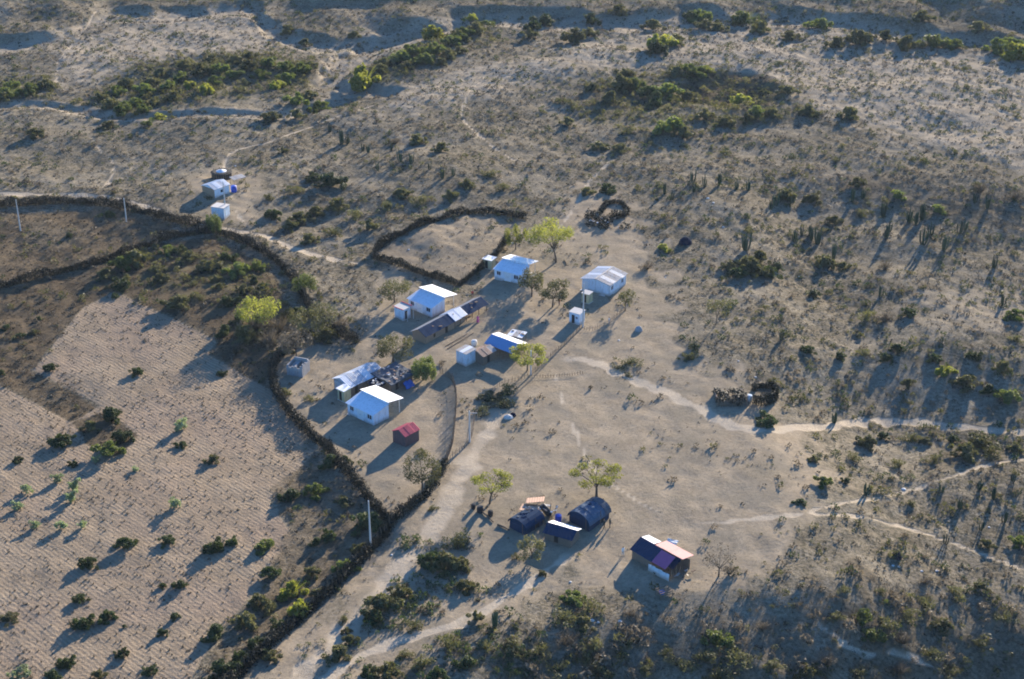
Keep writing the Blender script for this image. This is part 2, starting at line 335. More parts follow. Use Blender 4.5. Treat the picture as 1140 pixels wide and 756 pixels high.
class MB:
    def __init__(s): s.v = []; s.f = []; s.m = []; s.T = Matrix.Identity(4)
    def pts(s, l):
        n = len(s.v); s.v += [tuple(s.T @ Vector(p)) for p in l]; return n
    def hexa(s, c, m=0):       # 4 bottom corners (ccw from above) + 4 top corners
        n = s.pts(c)
        for f in ((3, 2, 1, 0), (4, 5, 6, 7), (0, 1, 5, 4), (1, 2, 6, 5), (2, 3, 7, 6), (3, 0, 4, 7)):
            s.f.append(tuple(n + i for i in f)); s.m.append(m)
    def box(s, x0, x1, y0, y1, z0, z1, m=0):
        s.hexa([(x0, y0, z0), (x1, y0, z0), (x1, y1, z0), (x0, y1, z0), (x0, y0, z1), (x1, y0, z1), (x1, y1, z1), (x0, y1, z1)], m)
    def slab(s, a, b, c, d, t=.05, m=0):   # sloping plate, corners ccw from above = top face
        dn = Vector((0, 0, -t)); q = [Vector(p) for p in (a, b, c, d)]
        s.hexa([p + dn for p in q] + q, m)
    def sheet(s, p0, U, V, pitch=.3, amp=.035, t=.03, m=0):   # corrugated sheet
        p0, U, V = Vector(p0), Vector(U), Vector(V); n = max(2, int(U.length / pitch)); nr = U.cross(V).normalized()
        if nr.z < 0: nr = -nr
        k = 2 * n; base = s.pts([p0 + U * (i / k) + nr * (amp if i % 2 else 0) for i in range(k + 1)])
        s.pts([p0 + V + U * (i / k) + nr * (amp if i % 2 else 0) for i in range(k + 1)])
        lo = s.pts([p0 - nr * t, p0 + U - nr * t, p0 + U + V - nr * t, p0 + V - nr * t])
        for i in range(k): s.f.append((base + i, base + i + 1, base + k + 2 + i, base + k + 1 + i)); s.m.append(m)
        s.f.append((lo + 3, lo + 2, lo + 1, lo)); s.m.append(m)
        s.f.append((lo, lo + 1) + tuple(base + i for i in range(k, -1, -1))); s.m.append(m)
        s.f.append((lo + 2, lo + 3) + tuple(base + k + 1 + i for i in range(k + 1))); s.m.append(m)
        s.f.append((lo + 1, lo + 2, base + 2 * k + 1, base + k)); s.m.append(m)
        s.f.append((lo + 3, lo, base, base + k + 1)); s.m.append(m)
    def tube(s, P, r, sides=6, m=0, cap=True):
        P = [Vector(p) for p in P]; n0 = None
        for i, p in enumerate(P):
            d = (P[min(i + 1, len(P) - 1)] - P[max(i - 1, 0)]).normalized()
            a = d.orthogonal().normalized() if abs(d.z) < .95 else Vector((1, 0, 0)); a = (a - d * a.dot(d)).normalized(); b = d.cross(a)
            q = r[i] if isinstance(r, (list, tuple)) else r
            n = s.pts([p + (a * math.cos(2 * math.pi * k / sides) + b * math.sin(2 * math.pi * k / sides)) * q for k in range(sides)])
            if n0 is not None:
                for k in range(sides): s.f.append((n0 + k, n0 + (k + 1) % sides, n + (k + 1) % sides, n + k)); s.m.append(m)
            elif cap: s.f.append(tuple(n + k for k in range(sides - 1, -1, -1))); s.m.append(m)
            n0 = n
        if cap: s.f.append(tuple(n0 + k for k in range(sides))); s.m.append(m)
    def panel(s, L, h, t, opens, m=0):    # upright wall in XZ, front face y=0, with rectangular openings (x0,x1,z0,z1)
        xs = sorted({0, L, *[v for o in opens for v in o[:2]]}); zs = sorted({-.4, h, *[v for o in opens for v in o[2:]]})
        for i in range(len(xs) - 1):
            z = zs[0]; 
            for j in range(len(zs) - 1):
                cx, cz = (xs[i] + xs[i + 1]) / 2, (zs[j] + zs[j + 1]) / 2
                if any(o[0] < cx < o[1] and o[2] < cz < o[3] for o in opens):
                    if zs[j] > z: s.box(xs[i], xs[i + 1], 0, t, z, zs[j], m)
                    z = zs[j + 1]
            if z < h: s.box(xs[i], xs[i + 1], 0, t, z, h, m)
    def mesh(s, name, mats):
        me = bpy.data.meshes.new(name); me.from_pydata(s.v, [], s.f)
        for m in (mats if isinstance(mats, list) else [mats]): me.materials.append(m)
        me.polygons.foreach_set('material_index', s.m); me.update(); return me
    def build(s, name, mats, parent=None):
        return link(bpy.data.objects.new(name, s.mesh(name, mats)), parent)
def part(name, mats, parent, fn):
    mb = MB(); fn(mb); return mb.build(name, mats, parent)
def boxpart(name, m, parent, *a):
    return part(name, m, parent, lambda b: b.box(*a))
def postpart(parent, x, y, h, m=None, r=.06, name='post', lean=(0, 0)):
    return part(name, m or WOOD, parent, lambda b: b.tube([(x, y, -.3), (x + lean[0], y + lean[1], h)], [r, r * .8], 6))
def roof_sheets(parent, p0, U, V, n, mats, name='roof_sheet', jit=.02, pitch=.3):
    p0, U, V = Vector(p0), Vector(U), Vector(V); r = random.Random(hash((round(p0.x, 2), round(U.length, 2), n)) & 0xffff)
    for i in range(n):
        m = mats[i % len(mats)] if isinstance(mats, list) else mats
        up = Vector((0, 0, (i % 2) * .025 + r.uniform(0, jit)))
        part(name, m, parent, lambda b: b.sheet(p0 + U * (i / n) + up + V * r.uniform(-jit, jit), U * (1.04 / n), V, pitch))
def window(parent, x0, x1, z0, z1, y, m=None):
    f = MB(); t = .06
    for a in ((x0, x1, z0, z0 + t), (x0, x1, z1 - t, z1), (x0, x0 + t, z0 + t, z1 - t), (x1 - t, x1, z0 + t, z1 - t), ((x0 + x1) / 2 - t / 2, (x0 + x1) / 2 + t / 2, z0 + t, z1 - t)):
        f.box(a[0], a[1], y, y + .07, a[2], a[3])
    o = f.build('window', m or FRAME, parent)
    boxpart('pane', GLASS, o, x0 + t / 2, x1 - t / 2, y + .03, y + .045, z0 + t / 2, z1 - t / 2)
    boxpart('sill', m or FRAME, o, x0 - .06, x1 + .06, y - .14, y + .02, z0 - .05, z0 - .002)
    return o

# ------------------------------------------------------------------ ground, fields, roads and paths (one tiled sheet)
PATHS = [  # name, label, half width (m), pixels
 ('dirt_road', 'wide dirt road running beside the thorn hedge at the bottom', 2.3, [(300, 790), (352, 735), (410, 672), (455, 622), (490, 578), (512, 530), (535, 490), (570, 440)]),
 ('dirt_road', 'pale dirt road leading from the village to the right edge', 1.45, [(615, 398), (655, 402), (690, 415), (760, 446), (832, 478), (900, 476), (960, 470), (1010, 470), (1080, 476), (1180, 486)]),
 ('footpath', 'footpath curving up from the bottom towards the dark huts', 1.0, [(340, 775), (395, 735), (450, 712), (520, 690), (565, 663), (610, 634), (650, 606)]),
 ('footpath', 'footpath crossing the scrub at lower right below the white rag', .7, [(760, 585), (820, 580), (885, 573), (950, 575), (1000, 586), (1050, 600), (1100, 620), (1170, 645)]),
 ('footpath', 'footpath branching off past the white rag to the right edge', .65, [(885, 573), (940, 560), (1005, 548), (1060, 530), (1110, 516), (1180, 508)]),
 ('dirt_road', 'dirt track along the outer side of the curved field hedge', 1.1, [(-60, 216), (40, 216), (110, 218), (170, 232), (215, 248), (255, 257), (290, 262), (330, 278), (380, 290), (412, 296)]),
 ('footpath', 'pale track climbing from the far hut to the sandy wash', .55, [(258, 225), (250, 186), (262, 168), (300, 158), (345, 142), (400, 122), (430, 112)]),
 ('footpath', 'thin winding footpath in the dry ground above the village', .5, [(590, 186), (562, 172), (535, 152), (515, 130), (520, 108), (534, 92), (580, 82), (650, 74)]),
 ('footpath', 'thin footpath crossing the pale ground at upper left', .5, [(45, 108), (62, 92), (66, 70), (82, 48), (98, 30), (112, 8)]),
 ('footpath', 'thin footpath running down between shrubs at left', .5, [(100, 150), (112, 168), (126, 180), (124, 198), (110, 214)]),
 ('footpath', 'footpath leading up past the brush pile from the green tree', .6, [(615, 262), (632, 242), (650, 212), (662, 196), (690, 172)]),
 ('footpath', 'trodden path crossing the bare square towards the flat topped tree', .45, [(618, 408), (625, 440), (640, 480), (660, 520), (700, 552), (760, 585)]),
 ('footpath', 'faint path at the bottom of the right hand scrub', .7, [(890, 672), (925, 705), (960, 728), (1000, 729), (1040, 745), (1080, 770)]),
 ('footpath', 'short path leading from the far hut down to the hedge', .7, [(258, 228), (270, 245), (285, 258)]),
]
def build_ground():
    X, Y = MX, MY
    near = (X > -260) & (X < 260) & (Y > 100) & (Y < 640)
    Z = lambda: np.zeros(X.shape)
    plough, brown, sand, bare, path, green = Z(), Z(), Z(), Z(), Z(), Z()
    jj, ii = np.where(near.any(1))[0], np.where(near.any(0))[0]
    s = np.s_[jj[0]:jj[-1] + 1, ii[0]:ii[-1] + 1]
    x, y = X[s], Y[s]
    plough[s] = pmask(FIELD, x, y, .7, .25)
    brown[s] = np.maximum.reduce([1.1 * pmask(GRASS_A, x, y, .7, .25), 1.1 * pmask(GRASS_B, x, y, .6, .3), .62 * pmask(GRASS_C, x, y, 1.2, .8), .8 * pmask(FIELD_B, x, y, 1.2, .5),
        .3 * pmask(CORRAL, x, y, 1.2, .5), 1.1 * smooth(1.1, .75, np.hypot((x - BOWL.x - 2) / 15, (y - BOWL.y) / 20)),
        .5 * pmask([(860, 180), (1000, 195), (1140, 215), (1200, 260), (1140, 270), (980, 235), (880, 210)], x, y, 6, 4),
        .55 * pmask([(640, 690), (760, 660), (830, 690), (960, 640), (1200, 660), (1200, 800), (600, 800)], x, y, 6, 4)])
    brown[s] = np.clip(brown[s], 0, 1) * (1 - .18 * smooth(.2, 1.4, N25(x, y) + .5 * N11(x, y)))
    plough[s] *= 1 - brown[s]
    sand[s] = np.maximum.reduce([pmask([(600, 50), (720, 35), (900, 30), (1160, 75), (1160, 195), (1030, 160), (900, 115), (760, 72), (640, 78)], x, y, 9, 5),
        .9 * pmask([(60, 40), (200, 18), (290, 14), (330, 50), (260, 62), (190, 68), (110, 96), (60, 100)], x, y, 8, 4), .9 * pmask([(430, 108), (540, 70), (660, 62), (650, 82), (520, 112), (430, 130)], x, y, 8, 4),
        pmask(WASH, x, y, 2, 1), smooth(11, 5, np.abs(y - np.interp(x, np.sort(BANKW[:, 0]), BANKW[np.argsort(BANKW[:, 0]), 1]) + 7)) * .9,
        smooth(6, 3, seg_dist(CHANW, x, y)), .6 * pmask([(1000, 330), (1140, 320), (1160, 370), (1030, 375)], x, y, 5, 4)])
    bare[s] = np.maximum.reduce([pmask(VILLAGE, x, y, 4, 3) * (1 - .35 * smooth(.3, 1.5, N25(x + 9, y))), .95 * pmask(CORRAL, x, y, 1.5, .5), .7 * pmask([(195, 205), (250, 180), (300, 200), (285, 255), (215, 245)], x, y, 4, 2)])
    bare[s] *= 1 - np.clip(plough[s] + brown[s], 0, 1)
    green[s] = np.maximum.reduce([pmask([(90, 112), (150, 68), (240, 58), (340, 66), (352, 84), (320, 104), (250, 112), (150, 130)], x, y, 5, 3), pmask([(400, 95), (440, 62), (545, 22), (545, 50), (470, 72), (430, 98)], x, y, 4, 2),
        pmask([(660, 85), (790, 75), (880, 100), (860, 130), (720, 150), (640, 130)], x, y, 8, 5) * .8, pmask([(-50, 88), (60, 85), (60, 112), (-50, 114)], x, y, 3, 2), .5 * pmask([(130, 280), (300, 290), (320, 330), (200, 340), (120, 310)], x, y, 4, 3)])
    pid = np.full(X.shape, -1, int)
    for k, (nm, lb, hw, pl) in enumerate(PATHS):
        d = seg_dist(np.array(spline(wsite(pl))), x, y)
        fade = 1 - .2 * smooth(.0, 1.6, N11(x + 3 * k, y)); wob = d + hw * (.22 * N5(x, y) + (.2 if hw < 1.2 else .08) * N11(x, y))
        we = wsite([pl[0], pl[-1]]); fade = fade * smooth(0, 9, np.hypot(x - we[1, 0], y - we[1, 1]) + 1.5) * smooth(0, 7, np.hypot(x - we[0, 0], y - we[0, 1]) + 1.5)
        path[s] = np.maximum(path[s], smooth(hw * 1.25, hw * .35, wob) * fade * (.6 if hw > 2 else .95 if hw > .85 else .75))
        t = pid[s]; t[(wob < hw * .95) & (t < 0)] = k
    t = pid[s]
    t[(t < 0) & (plough[s] > .5)] = 100
    t[(t < 0) & (poly_sd(wpts(FIELD_B), x, y) > 0)] = 101
    t[(t < 0) & (poly_sd(wpts(WASH), x, y) > 0)] = 102
    ny, nx = X.shape
    V = np.stack([X, Y, MZ], -1).reshape(-1, 3)
    dzx = np.gradient(MZ, GX, axis=1); dzy = np.gradient(MZ, GY, axis=0)
    NR = np.stack([-dzx, -dzy, np.ones_like(MZ)], -1).reshape(-1, 3); NR /= np.linalg.norm(NR, axis=1)[:, None]
    za = np.stack([plough, brown, sand, np.ones_like(sand)], -1).reshape(-1, 4); zb = np.stack([bare, path, green, np.ones_like(sand)], -1).reshape(-1, 4)
    I = np.arange(ny * nx).reshape(ny, nx)
    F = np.stack([I[:-1, :-1], I[:-1, 1:], I[1:, 1:], I[1:, :-1]], -1).reshape(-1, 4)
    fid = pid[:-1, :-1].reshape(-1)
    jobs = [(-1, 'ground', 'dry sandy scrubland soil stretching to the horizon', 'ground'), (100, 'ploughed_field', 'pale ploughed field with furrows left of the village', 'field'),
            (101, 'fenced_field', 'brown unploughed field inside the curved hedge at left', 'field'), (102, 'dry_wash', 'sandy dry stream bed winding at upper left', 'wash')]
    jobs += [(k, p[0], p[1], 'road' if 'road' in p[0] else 'path') for k, p in enumerate(PATHS)]
    for k, nm, lb, ct in jobs:
        f = F[fid == k]
        if not len(f): continue
        u, inv = np.unique(f, return_inverse=True); f = inv.reshape(-1, 4)
        me = fast_mesh(nm, V[u], f, M_GROUND, smooth_=True)
        for an, d in (('zone_a', za), ('zone_b', zb)):
            a = me.color_attributes.new(an, 'FLOAT_COLOR', 'POINT'); a.data.foreach_set('color', d[u].astype(np.float32).ravel())
        me.normals_split_custom_set_from_vertices(NR[u].tolist())
        o = link(bpy.data.objects.new(nm, me)); tag(o, lb, ct, kind='structure')
    return dict(plough=plough, brown=brown, sand=sand, bare=bare, path=path, green=green)
ZONES = build_ground()
def zone(n, x, y):
    i = np.clip(np.searchsorted(GX, x) - 1, 0, len(GX) - 2); j = np.clip(np.searchsorted(GY, y) - 1, 0, len(GY) - 2)
    return ZONES[n][j, i]

# ------------------------------------------------------------------ buildings
U42 = R(-42)
def white_house(px, py, ang, label, L=6.5):
    p = site(px, py); root = empty('white_house', p, R(ang), label, 'house', 'white block houses of the village')
    D, hf, hb = 3.6, 2.25, 3.0
    ops = [(.5, 1.5, .95, 1.85), (2.35, 3.95, .02, 2.05), (L - 1.6, L - .5, .95, 1.85)]
    def walls(b):
        b.panel(L, hf, .15, ops)
        b.T = Matrix.Identity(4)
        for x in (0, L - .15):
            b.hexa([(x, .15, -.4), (x + .15, .15, -.4), (x + .15, D, -.4), (x, D, -.4), (x, .15, hf), (x + .15, .15, hf), (x + .15, D, hb), (x, D, hb)])
        b.box(.15, L - .15, D - .15, D, -.4, hb + .25)
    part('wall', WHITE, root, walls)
    boxpart('floor_slab', CONCRETE, root, -.12, L + .12, -.25, 6.6, -.45, .015)
    window(root, *ops[0], .05); window(root, *ops[2], .05)
    for a, b_ in ((2.35, 3.145), (3.155, 3.95)):
        d = boxpart('door', DOOR, root, a, b_, .05, .1, .03, 2.04); boxpart('handle', TIN_DULL, d, a + .1 if a > 3 else b_ - .16, a + .16 if a > 3 else b_ - .1, .02, .05, .95, 1.1)
    k = (hb - hf) / (D - .0)
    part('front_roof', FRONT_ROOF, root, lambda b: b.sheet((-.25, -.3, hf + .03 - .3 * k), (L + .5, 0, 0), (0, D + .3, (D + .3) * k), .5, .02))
    part('back_roof', WHITE_ROOF, root, lambda b: b.sheet((-.3, D - .35, hb + .42), (L + .6, 0, 0), (0, 3.7, -.62), .5, .02, .06))
    for x in (.15, L / 2, L - .15): postpart(root, x, 6.3, 2.72, CONCRETE, .09)
    part('beam', CONCRETE, root, lambda b: b.box(0, L, 6.22, 6.38, 2.68, 2.82))
    # rear room on the left half of the porch
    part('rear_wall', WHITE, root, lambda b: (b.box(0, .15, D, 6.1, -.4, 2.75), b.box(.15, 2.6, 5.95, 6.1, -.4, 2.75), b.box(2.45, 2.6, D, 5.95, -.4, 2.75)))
    return root
white_house(387.5, 460.7, -42, 'white house with bright rear roof nearest the red roofed hut')
white_house(455, 343.3, -42, 'white house with bright rear roof behind the long dark roofed hut')
white_house(550.5, 310, -31, 'white house with bright rear roof beside the fenced corral and green tree', 6.2)

def gable_house():
    p = site(648, 322); root = empty('gable_house', p, R(-33), 'white house with grey tin gable roof standing rightmost in the village', 'house')
    L, D, h, a = 6.4, 6.8, 2.45, 3.15
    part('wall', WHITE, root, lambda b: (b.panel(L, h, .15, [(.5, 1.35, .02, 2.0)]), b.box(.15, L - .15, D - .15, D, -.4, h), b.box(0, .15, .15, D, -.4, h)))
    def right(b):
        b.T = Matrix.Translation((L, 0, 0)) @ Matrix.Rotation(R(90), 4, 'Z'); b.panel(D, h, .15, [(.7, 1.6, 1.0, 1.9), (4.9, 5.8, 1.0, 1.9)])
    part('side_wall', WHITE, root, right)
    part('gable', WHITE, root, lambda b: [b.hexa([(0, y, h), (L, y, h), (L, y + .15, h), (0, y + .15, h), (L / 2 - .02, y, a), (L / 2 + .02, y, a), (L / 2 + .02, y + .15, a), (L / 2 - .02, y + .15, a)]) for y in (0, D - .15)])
    for z0 in (.7, 4.9):
        w_ = window(root, z0, z0 + .9, 1.0, 1.9, .05); w_.location = (L, 0, 0); w_.rotation_euler = (0, 0, R(90))
    boxpart('door', DOOR, root, .52, 1.33, .05, .1, .03, 1.98)
    s = (a - h) / (L / 2)
    roof_sheets(root, (-.3, -.3, h + .03 - .3 * s), (0, D + .6, 0), (L / 2 + .28, 0, (L / 2 + .28) * s), 6, [TIN, TIN, TIN_BRIGHT])
    roof_sheets(root, (L + .3, -.3, h + .03 - .3 * s), (0, D + .6, 0), (-L / 2 - .28, 0, (L / 2 + .28) * s), 6, [TIN_DULL, TIN, TIN_DULL])
    part('ridge_cap', TIN_DULL, root, lambda b: (b.slab((L / 2 - .2, -.32, a + .08), (L / 2, -.32, a + .13), (L / 2, D + .32, a + .13), (L / 2 - .2, D + .32, a + .08), .02), b.slab((L / 2 + .002, -.32, a + .13), (L / 2 + .2, -.32, a + .08), (L / 2 + .2, D + .32, a + .08), (L / 2 + .002, D + .32, a + .13), .02)))
    boxpart('floor_slab', CONCRETE, root, -.15, L + .15, -.6, D + .15, -.5, .015)
gable_house()

def booth(px, py, ang, wu, wv, h, wm, rm, label, name='latrine', door=DARK, over=.22, tilt=.12, doorside=0):
    p = site(px, py); root = empty(name, p, R(ang), label, 'latrine' if name == 'latrine' else 'shed')   # px,py = nearest corner
    ops = [(wu * .22, wu * .22 + .7, .05, min(1.85, h - .2))]
    def walls(b):
        b.T = Matrix.Translation((-wu, 0, 0)); b.panel(wu, h, .1, [] if doorside else ops); b.T = Matrix.Identity(4)
        b.box(-wu, 0, wv - .1, wv, -.4, h); b.box(-wu, -wu + .1, .1, wv - .1, -.4, h)
        b.T = Matrix.Rotation(R(90), 4, 'Z'); b.T.translation = (0, .1, 0); b.panel(wv - .2, h, .1, [(wv * .2, wv * .2 + .7, .05, min(1.85, h - .2))] if doorside else [])
    part('wall', wm, root, walls)
    if doorside:
        boxpart('door', door, root, -.09, -.05, .1 + wv * .2 + .01, .1 + wv * .2 + .69, .06, min(1.84, h - .21))
    else:
        boxpart('door', door, root, -wu + ops[0][0] + .01, -wu + ops[0][1] - .01, .05, .09, .06, ops[0][3] - .01)
    part('roof', rm, root, lambda b: b.slab((-wu - over, -over, h + .06), (over, -over, h + .06), (over, wv + over, h + .06 + tilt), (-wu - over, wv + over, h + .06 + tilt), .05))
    boxpart('base', CONCRETE, root, -wu - .1, .1, -.1, wv + .1, -.45, .045)
    return root
booth(383.5, 448, -42, 1.7, 1.6, 2.2, OCHRE, WHITE_ROOF, 'small ochre latrine with white flat roof beside the shiny tin roofed building')
booth(547, 300.5, -31, 2.0, 1.7, 2.1, OCHRE, WHITE_ROOF, 'small ochre latrine with white flat roof at the corral corner')
booth(655.5, 338.5, -33, 1.7, 1.5, 2.0, OCHRE, CONCRETE, 'small ochre latrine in the shadow of the grey roofed house', over=.1)
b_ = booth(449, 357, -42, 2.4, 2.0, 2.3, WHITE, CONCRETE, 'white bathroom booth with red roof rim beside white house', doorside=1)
part('roof_rim', RED_ROOF, b_, lambda b: (b.box(-2.65, .25, -.25, -.12, 2.37, 2.47), b.box(-2.65, .25, 2.12, 2.25, 2.5, 2.62))); postpart(b_, 1.0, .2, 2.2, CONCRETE, .08); postpart(b_, 1.0, 1.8, 2.2, CONCRETE, .08)
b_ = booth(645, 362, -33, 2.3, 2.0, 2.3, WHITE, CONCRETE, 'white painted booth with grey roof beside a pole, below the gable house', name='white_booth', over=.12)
window(b_, -.9, -.35, 1.1, 1.7, -.06)

def debris(parent, n, x0, x1, y0, y1, zf, mats, seed, names=('roof_scrap',)):
    r = random.Random(seed)
    for i in range(n):
        x, y = r.uniform(x0, x1), r.uniform(y0, y1); b = MB(); b.T = Matrix.Translation((x, y, zf(x, y))) @ Matrix.Rotation(r.uniform(0, 3), 4, 'Z') @ Matrix.Rotation(r.uniform(-.25, .25), 4, 'X')
        a, c = r.uniform(.25, .8), r.uniform(.12, .4); b.box(-a / 2, a / 2, -c / 2, c / 2, 0, r.uniform(.04, .14)); b.build(names[i % len(names)], r.choice(mats), parent)

# long hut with dark roof and one bright tin panel
def long_hut():
    p = site(474.5, 383); root = empty('long_hut', p, R(52), 'long mud walled hut with black roof and one bright tin panel', 'hut')
    L, Wd, h, a = 18.2, 3.4, 1.75, 2.65      # x runs along the hut, y to its far side
    part('wall', MUD, root, lambda b: (b.panel(8.4, h, .18, [(2.2, 2.75, .5, 1.2), (5.6, 6.4, .02, 1.6)]), b.box(0, .18, .18, Wd, -.4, h), b.box(0.18, L, Wd - .18, Wd, -.4, h), b.box(8.6, 12.0, .3, .46, -.4, 1.5), b.box(11.9, 12.1, .46, Wd - .18, -.4, h)))
    part('gable', MUD, root, lambda b: b.hexa([(0, 0, h), (.18, 0, h), (.18, Wd, h), (0, Wd, h), (0, Wd / 2 - .02, a), (.18, Wd / 2 - .02, a), (.18, Wd / 2 + .02, a), (0, Wd / 2 + .02, a)]))
    boxpart('door', DARK, root, 5.61, 6.39, .07, .11, .03, 1.59)
    s = (a - h) / (Wd / 2)
    for x0, x1, n, m, dz in ((-.35, 8.3, 6, NAVY, 0), (8.2, 11.9, 2, TIN_BRIGHT, .12), (11.8, L + .3, 5, NAVY, -.05)):
        roof_sheets(root, (x0, -.35, h + .05 - .35 * s + dz), (x1 - x0, 0, 0), (0, Wd / 2 + .35, (Wd / 2 + .35) * s), n, m)
        roof_sheets(root, (x0, Wd + .3, h + .05 - .3 * s + dz), (x1 - x0, 0, 0), (0, -Wd / 2 - .3, (Wd / 2 + .3) * s), n, TIN_DULL if m is NAVY else TIN_BRIGHT)
    for x in (8.5, 10.2, 12.0, 13.8, 15.8, L): postpart(root, x, .02, h, WOOD, .08)
    debris(root, 6, .5, L - .5, .1, 1.3, lambda x, y: h + .12 + (y + .0) * s, [WOOD, DARK_MUD], 77, ('roof_weight',))
    boxpart('bench', WOOD, root, 12.8, 15.4, .9, 1.4, .42, .5); [postpart(root, x, 1.15, .42, WOOD, .05, 'bench_leg') for x in (13, 15.2)]
long_hut()

def tin_building():
    p0 = at(389, 429.5, 1.9); p1 = at(427, 412.5, 1.9); d = p1 - p0; L = d.length
    root = empty('tin_building', (p0.x, p0.y, hz(p0.x, p0.y)), math.atan2(d.y, d.x), 'long low building with shiny corrugated tin roof behind ochre latrine', 'building')
    Wd, h, a, r = 4.3, 1.9, 2.85, 2.5
    part('wall', DARK_MUD, root, lambda b: (b.panel(L, h, .15, [(1.2, 2.0, .02, 1.7), (4.5, 5.4, .7, 1.4), (7.4, 8.3, .02, 1.7)]), b.box(0, L, Wd - .15, Wd, -.4, h + .2), b.box(L - .15, L, .15, Wd - .15, -.4, h)))
    part('end_wall', TIN, root, lambda b: b.hexa([(0, .15, -.4), (.1, .15, -.4), (.1, Wd - .15, -.4), (0, Wd - .15, -.4), (0, .15, h), (.1, .15, h), (.1, Wd - .15, h), (0, Wd - .15, h)]))
    part('end_gable', TIN, root, lambda b: b.hexa([(0, 0, h), (.1, 0, h), (.1, Wd, h + .18), (0, Wd, h + .18), (0, r - .02, a - .03), (.1, r - .02, a - .03), (.1, r + .02, a - .03), (0, r + .02, a - .03)]))
    for x0, x1 in ((1.22, 1.98), (7.42, 8.28)): boxpart('door', DARK, root, x0, x1, .06, .1, .03, 1.69)
    roof_sheets(root, (-.2, -.3, h - .08), (L + .4, 0, 0), (0, r + .3, a - h + .08), 6, [TIN_BRIGHT, TIN, TIN, TIN_BRIGHT, TIN, TIN])
    roof_sheets(root, (-.2, Wd + .3, h + .08), (L + .4, 0, 0), (0, -(Wd - r) - .3, a - h - .08), 6, [TIN_BRIGHT, TIN])
tin_building()

def lump_roof(parent, x0, x1, y0, y1, z, tilt, m, name='roof', seed=0, n=9, amp=.12):
    r = random.Random(seed); V = []; F = []
    for j in range(n):
        for i in range(n):
            e = .12 if i in (0, n - 1) or j in (0, n - 1) else 0
            V.append((x0 + (x1 - x0) * i / (n - 1) + r.uniform(-e, e), y0 + (y1 - y0) * j / (n - 1) + r.uniform(-e, e), z + tilt * j / (n - 1) + r.uniform(-amp, amp)))
    k = len(V); V += [(a, b, c - .18) for a, b, c in V]
    for j in range(n - 1):
        for i in range(n - 1):
            q = (j * n + i, j * n + i + 1, (j + 1) * n + i + 1, (j + 1) * n + i); F.append(q); F.append(tuple(k + v for v in reversed(q)))
    rim = [i for i in range(n)] + [j * n + n - 1 for j in range(1, n)] + [(n - 1) * n + i for i in range(n - 2, -1, -1)] + [j * n for j in range(n - 2, 0, -1)]
    for a, b in zip(rim, rim[1:] + rim[:1]): F.append((a, k + a, k + b, b))
    me = bpy.data.meshes.new(name); me.from_pydata(V, [], F); me.materials.append(m); me.update()
    return link(bpy.data.objects.new(name, me), parent)
SLATE = mat('slate_grey_sheeting', (.07, .085, .105), .9, var=.3, scale=2, streak=(.13, .13, .14), spec=.1)
def cluttered_hut():
    p = site(436, 437); root = empty('cluttered_hut', p, R(48), 'dark low hut with scrap strewn roof between tin building and round bush', 'hut')
    part('wall', DARK_MUD, root, lambda b: (b.panel(5.2, 1.7, .18, [(1.0, 1.8, .02, 1.5)]), b.box(0, .18, .18, 4.4, -.4, 2.0), b.box(5.02, 5.2, .18, 4.4, -.4, 2.0), b.box(.18, 5.02, 4.22, 4.4, -.4, 2.1)))
    boxpart('door', DARK, root, 1.01, 1.79, .07, .11, .03, 1.49)
    lump_roof(root, -.4, 5.7, -.5, 4.8, 1.85, .5, SLATE, seed=3, amp=.1)
    debris(root, 34, 0, 5.3, 0, 4.4, lambda x, y: 1.98 + .1 * y, [TIN_DULL, BLOCK, WOOD, RUST, TIN, SLATE], 5)
    lean = part('lean_to_roof', BLACK_ROOF, root, lambda b: b.slab((-2.6, .8, 1.55), (-.45, .8, 1.75), (-.45, 3.6, 1.95), (-2.6, 3.6, 1.7), .06))
    debris(root, 10, -2.4, -.6, 1, 3.4, lambda x, y: 1.72 + .1 * y, [TIN_DULL, BLOCK, TIN], 6)
    for x, y in ((-2.5, .9), (-2.5, 3.5)): postpart(root, x, y, 1.6, WOOD, .07)
    t = lump_roof(None, 0, 1.9, 0, .9, .35, .9, BLUE_TARP, 'tarpaulin', 8, 6, .07); t.location = site(453, 434.5); t.rotation_euler = (0, 0, R(48))
    tag(t, 'blue tarpaulin heaped against the cluttered dark hut', 'tarpaulin')
cluttered_hut()

def block_store():
    p = site(519, 408.5); root = empty('block_store', p, R(-42), 'pale blue square block store with flat tin roof', 'store')
    part('wall', PALE_WALL, root, lambda b: (b.box(-2.5, 0, 0, .15, -.4, 2.6), b.box(-.15, 0, .15, 2.7, -.4, 2.6), b.box(-2.5, -2.35, .15, 2.7, -.4, 2.6), b.box(-2.35, -.15, 2.55, 2.7, -.4, 2.6)))
    roof_sheets(root, (-2.6, -.1, 2.62), (2.7, 0, 0), (0, 2.9, .12), 3, [TIN_DULL, TIN_BRIGHT, TIN_DULL])
    p = site(528, 384); d = empty('water_drum', p, 0, 'small white water drum behind the pale block store', 'drum')
    part('barrel', CLOTH_W, d, lambda b: b.tube([(0, 0, 0), (0, 0, .25), (0, 0, .8), (0, 0, .95)], [.5, .56, .56, .5], 14)); part('lid', TIN, d, lambda b: b.tube([(0, 0, .95), (0, 0, 1.06)], [.4, .3], 12))
block_store()

